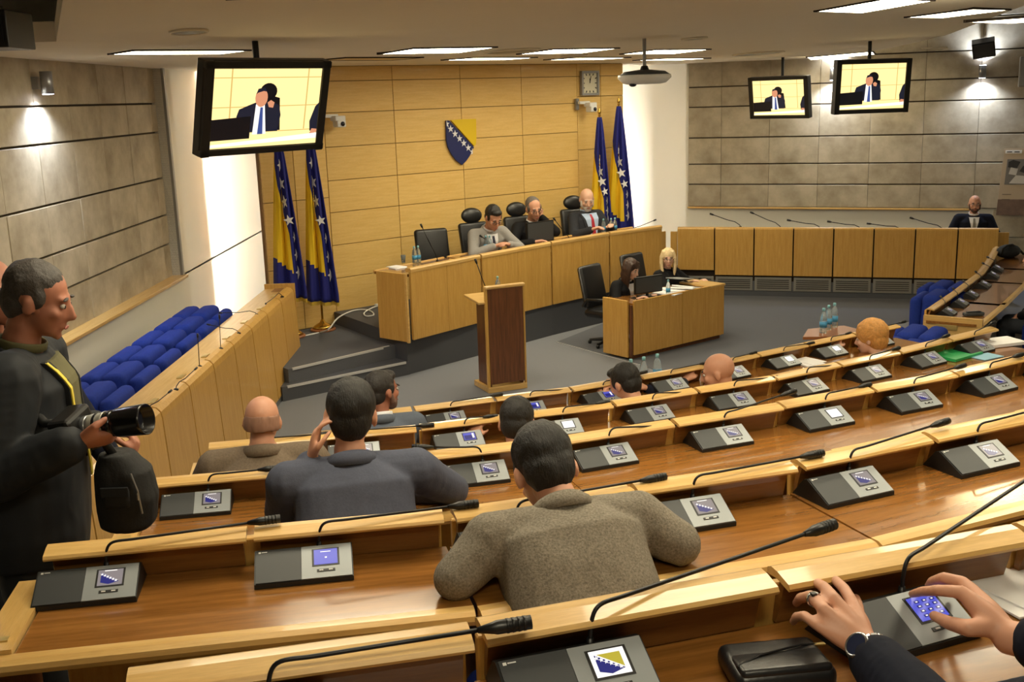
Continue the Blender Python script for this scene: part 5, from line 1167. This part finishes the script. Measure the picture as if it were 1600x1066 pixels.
# presidium
def pres(key, dx=0, fwd=.12):
    p, a = PRES[key]; f = Vector((-math.sin(a), math.cos(a), 0)); r_ = Vector((math.cos(a), math.sin(a), 0)); return p + f * fwd + r_ * dx, a
p, a = pres('b', 0, .10); person('man in a pale grey suit looking down at the presidium desk', p, a - .25, lean=20, head=(30, -5, 0), jacket='suit_pale_grey', trousers='suit_pale_grey', tie='tie_dark', hair='short', haircol='hair_black', glasses=True, hands={-1: (-.12, .46, .76), 1: (.10, .46, .76)}, hint={-1: (-1, -.2, -.5), 1: (1, -.2, -.5)}, hpx=(771, 341), rowdir=a, scale=1.1, hs=1.08)
p, a = pres('c', 0, .12); person('man in a black suit adjusting his glasses behind the presidium computer', p, a - .25, lean=12, head=(14, -8, 4), jacket='suit_black', tie='tie_dark', hair='receding', haircol='hair_grey', glasses=True, hands={-1: (-.105, .18, 1.0), 1: (.16, .42, .72)}, elbows={-1: (-.27, .26, .80)}, hint={1: (1, -.2, -.5)}, handd={-1: (.2, -.25, 1)}, handn={-1: (0, 1, .1)}, curl={-1: .9, 1: .4}, hpx=(834, 327), rowdir=a, scale=1.1, hs=1.08)
p, a = pres('d', 0, .10); person('white-bearded man with a red tie at the right of the presidium', p, a - .1, lean=-2, head=(20, -22, 0), jacket='suit_charcoal', shirt='shirt_blue', tie='tie_red', hair='fringe', haircol='hair_white', beard='hair_white', skin='skin_pale', hands={-1: (-.12, .40, .77), 1: (.20, .40, .76)}, open_front=True, fat=1.15, hpx=(917, 312), rowdir=a, scale=1.1, hs=1.08)
# clerks
p, a = CLK['l']; e, J = person('brown-haired woman in a black jacket looking at the clerks monitor', p, a, lean=10, head=(20, 10, 0), jacket='suit_black', hair='long', haircol='hair_brown', skin='skin_pale', hands={-1: (-.14, .38, .64), 1: (.14, .38, .64)}, shoulder=.16, scale=.95, hpx=(986, 421), rowdir=rc)
q = Matrix.Rotation(a, 3, 'Z') @ Vector((0, -.05, 0)); office_chair(Vector((e.location.x, e.location.y, 0)) + q + Vector((-.10, .05, 0)), a + .2, 'black office chair behind the brown-haired clerk', False)
p, a = CLK['r']; e, J = person('blonde woman with black glasses in a black jacket at the clerks desk', p, a, lean=4, head=(4, -42, 0), jacket='suit_black', shirt='suit_black', hair='long', haircol='hair_blonde', skin='skin_pale', glasses=True, hands={-1: (-.2, .42, .66), 1: (.05, .42, .66)}, shoulder=.16, scale=.95, hpx=(1044, 404), rowdir=rc)
office_chair(Vector((e.location.x, e.location.y, 0)) + q + Vector((-.16, .04, 0)), a + .1, 'black office chair behind the blonde clerk', False)
# man at the right desk
q = on(1521, 330, rd(0, .80, 0), rd(1, .80, 0)); p = Vector((q.x, q.y, .22)); a = rr + math.pi
e, J = person('bald bearded man with glasses sitting at the long right desk', p, a, lean=4, head=(4, 0, 0), jacket='suit_navy', tie='tie_grey', hair=None, beard='beard_brown', glasses=True, skin='skin_mid', shoulder=.20, haircol='hair_brown', hpx=(1523, 319), rowdir=rr, hands={-1: (-.2, .30, .66), 1: (.2, .30, .66)})
c = put_blue((e.location.x, e.location.y, .22), a, 'blue chair behind the bald bearded man at the right desk', 'blue chairs at the wing desk')

# photographer in the left aisle
pl = on(58, 468, (0, 3.12), (1, 3.12))
ph, J = person('photographer in a dark jacket with a yellow lanyard holding a long lens', (pl.x, pl.y, .80), R_(-78), stand=True, lean=5, head=(16, -6, 0), jacket='coat_dark', trousers='coat_dark', shirt='shirt_olive', hair='cropped', haircol='hair_cropped', skin='skin_tan', hpx=(60, 470), rowdir=0, voxel=.007, hs=.92, wr=.007, fat=1.22, bulk=1.25, shoulder=.20,
    hands={1: Matrix.Rotation(R_(78), 3, 'Z') @ (on(176, 692, (0, 2.84), (1, 2.84)) - Vector((pl.x, pl.y, .80))), -1: (-.02, .22, 1.25)}, elbows={1: Matrix.Rotation(R_(78), 3, 'Z') @ (on(62, 742, (0, 2.83), (1, 2.83)) - Vector((pl.x, pl.y, .80)))}, hint={-1: (-.5, -.4, -.7)},
    handd={1: Matrix.Rotation(R_(78), 3, 'Z') @ Vector((.85, .35, .05)), -1: (.1, .9, -.2)}, handn={1: Matrix.Rotation(R_(78), 3, 'Z') @ Vector((.1, -.6, -.8)), -1: (-.3, 0, 1)}, curl={1: .75, -1: .9})
pw = Vector(ph.location); PI_ = Matrix.Rotation(R_(78), 3, 'Z')
def pin(px, py, y): return PI_ @ (on(px, py, (0, y), (1, y)) - pw)
# lanyard and strap follow the jacket
b_ = J['bvh']; nb, up, fw, rx = J['nb'], J['up'], J['fw'], J['rx']; pts = []
for k in range(15):
    t = k / 14; o = nb + rx * (.085 - .07 * t) - up * (.0 + .36 * t) + fw * .5; h = b_.ray_cast(o, -fw); pts.append((h[0] if h[0] is not None else o - fw * .37) + fw * .012)
m = MB(); prev = None
for p in pts:
    r = [m.bm.verts.new(p + rx * -.012), m.bm.verts.new(p + rx * .012), m.bm.verts.new(p + rx * .012 + fw * .004), m.bm.verts.new(p + rx * -.012 + fw * .004)]
    if prev:
        for j in range(4): m.bm.faces.new((prev[j], prev[(j + 1) % 4], r[(j + 1) % 4], r[j]))
    prev = r
m.build('lanyard', 'lanyard', ph)
# camera with telephoto lens: a thing of its own, in his hands
a_, z_ = on(133, 667, (0, 2.90), (1, 2.90)), on(229, 655, (0, 2.86), (1, 2.86)); d = (z_ - a_).normalized(); LN = (z_ - a_).length
cm_ = empty('photo_camera', a_); Q = Vector((0, 0, 1)).rotation_difference(d).to_matrix()
def cyl(name, mt_, prof, parent): 
    m = MB(); m.lathe(prof, n=28); bmesh.ops.transform(m.bm, matrix=Q.to_4x4(), verts=m.bm.verts[:]); return m.build(name, mt_, parent, smooth=True)
MB().box((-.035, .0, .0), (.07, .12, .09), Q @ Matrix.Rotation(math.pi / 2, 3, 'Y'), bev=.012).build('camera_body', 'black_plastic', cm_)
cyl('rear_ring', 'metal_grey', [(.030, -.005), (.031, .01), (.031, .016)], cm_)
brl = cyl('barrel', 'lens_grey', [(.030, .016), (.033, .03), (.033, .062), (.036, .066), (.036, .072)], cm_)
cyl('focus_ring', 'lens_black', [(.034, .040), (.0345, .041), (.0345, .048), (.034, .049)], brl)
cyl('zoom_barrel', 'lens_black', [(.036, .072), (.037, .10)], cm_)
cyl('hood', 'lens_black', [(.037, .098), (.040, .105), (.043, LN - .008), (.043, LN), (.040, LN), (.038, LN - .03)], cm_)
cyl('front_glass', 'lens_glass', [(.037, LN - .032), (.02, LN - .026)], cm_)
tag(cm_, 'camera with a grey and black telephoto lens held by the photographer', 'camera')
# shoulder bag
bg = on(196, 765, (0, 2.98), (1, 2.98)); e = empty('shoulder_bag', bg)
g = Blob(); g.loft([(Vector((.0, 0, -.115)), Vector((1, 0, 0)), Vector((0, 1, 0)), .06, .05), (Vector((.0, 0, -.10)), Vector((1, 0, 0)), Vector((0, 1, 0)), .078, .07), (Vector((.005, 0, -.02)), Vector((1, 0, 0)), Vector((0, 1, 0)), .086, .075), (Vector((.0, 0, .06)), Vector((1, 0, 0)), Vector((0, 1, 0)), .078, .068), (Vector((-.015, 0, .115)), Vector((1, 0, 0)), Vector((0, 1, 0)), .045, .05)])
part(None, 'bag_body', skin_mesh(g, 'bag_body', 'bag_black', .006, 4, .004, 22), e)
fl_ = MB().box((.0, -.072, .0), (.075, .02, .06), bev=.01, seg=3).build('front_pocket', 'bag_black', e, smooth=True); MB().box((.0, -.084, .022), (.08, .006, .03), bev=.003).build('pocket_flap', 'coat_dark', fl_)
MB().tube([(.045, -.066, .07), (.06, -.07, .02), (.065, -.066, -.05)], .003, 6).build('zipper', 'metal_grey', e); MB().tube([(.060, -.075, .015), (.062, -.08, -.005)], .004, 6).build('zip_pull', 'silver', e)
sh_ = Vector((pw.x - .02, pw.y - .05, 2.28)) - bg
MB().tube([(-.02, -.01, .11), (-.06, -.04, .22), sh_ * .6 + Vector((.03, -.08, 0)), sh_], .014, 8).build('shoulder_strap', 'bag_black', e, smooth=True)
tag(e, 'black shoulder bag hanging at the photographer hip', 'bag')

# man at the left picture edge
pl = on(-14, 456, (0, 3.75), (1, 3.75))
person('bald man in dark clothes cut off by the left picture edge', (pl.x, pl.y, .80), R_(-115), stand=True, head=(4, 0, 0), jacket='suit_navy', shirt='suit_navy', hair='fringe', haircol='hair_dark_grey', skin='skin_tan', hpx=(-13, 458), rowdir=0)

# person at the lower right whose hands work the nearest console
lo = Vector((.90, 1.06, 1.31)); rzf = R_(17); Ri = Matrix.Rotation(-rzf, 3, 'Z')
def loc_(px, py, z): return Ri @ (at(px, py, z) - lo)
def hx(X, Y_, z): return loc_(1080 + X / 3.077, 800 + Y_ / 3.077, z)
wl_, wr_ = hx(835, 655, 2.125), hx(1530, 605, 2.135)
kn_ = [hx(770, 430, 2.168), hx(690, 420, 2.182), hx(640, 470, 2.178), hx(605, 545, 2.158)]
left = [[(wl_, .022), (wl_.lerp(k, .5), .0205 - .001 * i), (k, .0115 - .0007 * i)] for i, k in enumerate(kn_)]
left += [[(kn_[0], .0112), (hx(735, 370, 2.172), .0105), (hx(700, 335, 2.158), .0095), (hx(676, 318, 2.14), .0082)],
         [(kn_[1], .0115), (hx(640, 365, 2.178), .0108), (hx(612, 345, 2.158), .0098), (hx(592, 345, 2.135), .0085)],
         [(kn_[2], .0112), (hx(575, 405, 2.170), .0105), (hx(525, 415, 2.150), .0095), (hx(505, 440, 2.125), .0082)],
         [(kn_[3], .0100), (hx(545, 500, 2.155), .0094), (hx(505, 505, 2.140), .0085), (hx(490, 530, 2.12), .0075)],
         [(wl_.lerp(kn_[0], .25), .018), (hx(800, 520, 2.13), .014), (hx(800, 450, 2.118), .011), (hx(790, 415, 2.11), .009)]]
kr = [hx(1300, 385, 2.185), hx(1305, 340, 2.178), hx(1345, 370, 2.172), hx(1385, 420, 2.160)]
right = [[(wr_, .022), (wr_.lerp(k, .5), .0205), (k, .0118)] for k in kr]
right += [[(kr[0], .0115), (hx(1190, 378, 2.180), .0105), (hx(1110, 383, 2.150), .0092), (hx(1062, 395, 2.128), .0078)],
          [(kr[1], .0115), (hx(1215, 318, 2.178), .0108), (hx(1160, 335, 2.150), .0096), (hx(1140, 360, 2.128), .0082)],
          [(kr[2], .0108), (hx(1260, 325, 2.160), .010), (hx(1205, 340, 2.135), .009), (hx(1190, 370, 2.115), .008)],
          [(kr[3], .0098), (hx(1320, 390, 2.140), .009), (hx(1270, 400, 2.120), .0082)],
          [(wr_.lerp(kr[0], .25), .019), (hx(1330, 560, 2.150), .0145), (hx(1240, 535, 2.132), .0122), (hx(1168, 500, 2.122), .0098)]]
fp, J = person('person in a navy suit at lower right, both hands at the console', lo, rzf, lean=9, head=(20, 12, 0), jacket='suit_navy', trousers='suit_navy', hair='short', haircol='hair_black', skin='skin_mid', shirt=None, cuff=.80, voxel=.0045, hands={-1: wl_, 1: wr_}, hint={-1: (-.6, -.3, -1), 1: (1, -.2, -.8)}, elbpx={-1: (1475, 1150, 2.10)}, customs={-1: left, 1: right}, wr=.004, shoulder=.175)
wv = (J['elb'][-1] - wl_).normalized(); wc = wl_ + wv * .022; Qw = Vector((0, 0, 1)).rotation_difference(wv).to_matrix()
wt = empty('wristwatch', lo); wt.rotation_euler.z = rzf
m = MB()
for k in range(18):
    a = 2 * math.pi * k / 18; m.box(wc + Qw @ Vector((.034 * math.cos(a), .034 * math.sin(a), 0)), (.005, .0105, .02), Qw @ Matrix.Rotation(a, 3, 'Z'), bev=.0012, seg=1)
m.build('steel_band', 'watch_steel', wt); sd = Vector((-.75, -.2, .6)); sd = (sd - wv * sd.dot(wv)).normalized(); qd = Vector((0, 0, 1)).rotation_difference(sd).to_matrix().to_4x4()
m = MB(); m.lathe([(.021, -.004), (.022, .003), (.0195, .007), (.0175, .0055)], n=28); bmesh.ops.transform(m.bm, matrix=Matrix.Translation(wc + sd * .036) @ qd, verts=m.bm.verts[:]); cs = m.build('case', 'watch_steel', wt, smooth=True)
m = MB(); m.lathe([(.0172, .0045), (.0172, .0058)], n=28); bmesh.ops.transform(m.bm, matrix=Matrix.Translation(wc + sd * .036) @ qd, verts=m.bm.verts[:]); m.build('dial', 'watch_blue', cs)
tag(wt, 'steel wristwatch with a dark blue dial on the left wrist', 'watch')
rg = hx(548, 446, 2.160); rdn = (hx(575, 405, 2.170) - kn_[2]).normalized(); rgm = kn_[2].lerp(hx(575, 405, 2.170), .75)
qd = Vector((0, 0, 1)).rotation_difference(rdn).to_matrix().to_4x4(); m = MB(); m.lathe([(.0108, -.004), (.0128, -.004), (.0128, .004), (.0108, .004)], n=20); bmesh.ops.transform(m.bm, matrix=Matrix.Translation(rgm) @ qd, verts=m.bm.verts[:])
o = m.build('finger_ring', 'silver', None, lo, rzf, smooth=True); MB().box(rgm + Vector((-.004, -.004, .012)), (.009, .009, .004), bev=.001).build('stone', 'black_plastic', o); tag(o, 'silver ring with a dark stone on the left hand', 'ring')
c = put_blue((.92, 1.0, 1.31), rzf, 'blue chair under the person at the lower right', 'chairs under the seated members'); c.scale.z = .93

# small black leather pouch on the nearest desk
p = at(1212, 1062, 2.06); e = empty('leather_pouch', (p.x, p.y, 2.061), .12)
MB().box((0, 0, .022), (.165, .12, .042), bev=.016, seg=4).build('pouch_body', 'black_leather', e, smooth=True)
MB().box((.0, -.02, .038), (.150, .07, .018), Matrix.Rotation(R_(-6), 3, 'X'), bev=.008, seg=3).build('flap', 'black_leather', e, smooth=True)
MB().tube([(-.075, -.03, .046), (-.03, -.004, .0475), (.05, .02, .046), (.08, .026, .04)], .002, 6).build('zipper', 'metal_black', e); MB().box((.082, .025, .04), (.022, .008, .004), bev=.0015).build('zip_pull', 'nameplate', e)
tag(e, 'black leather pouch with a zipper at the bottom of the picture', 'pouch')

# person sitting behind the wing desk at the right picture edge
q = at(1618, 470, .75); e, J = person('person in dark clothes sitting at the wing desk by the right edge', (q.x + .12, q.y - .1, 0), rz0 , lean=14, head=(8, 0, 0), jacket='suit_black', trousers='suit_charcoal', hair='short', haircol='hair_brown', shirt='shirt_blue', hands={-1: (-.12, .27, .60), 1: (.12, .27, .60)})
put_blue((q.x + .12, q.y - .1, 0), rz0, 'blue chair under the person at the right edge', 'chairs under the seated members')
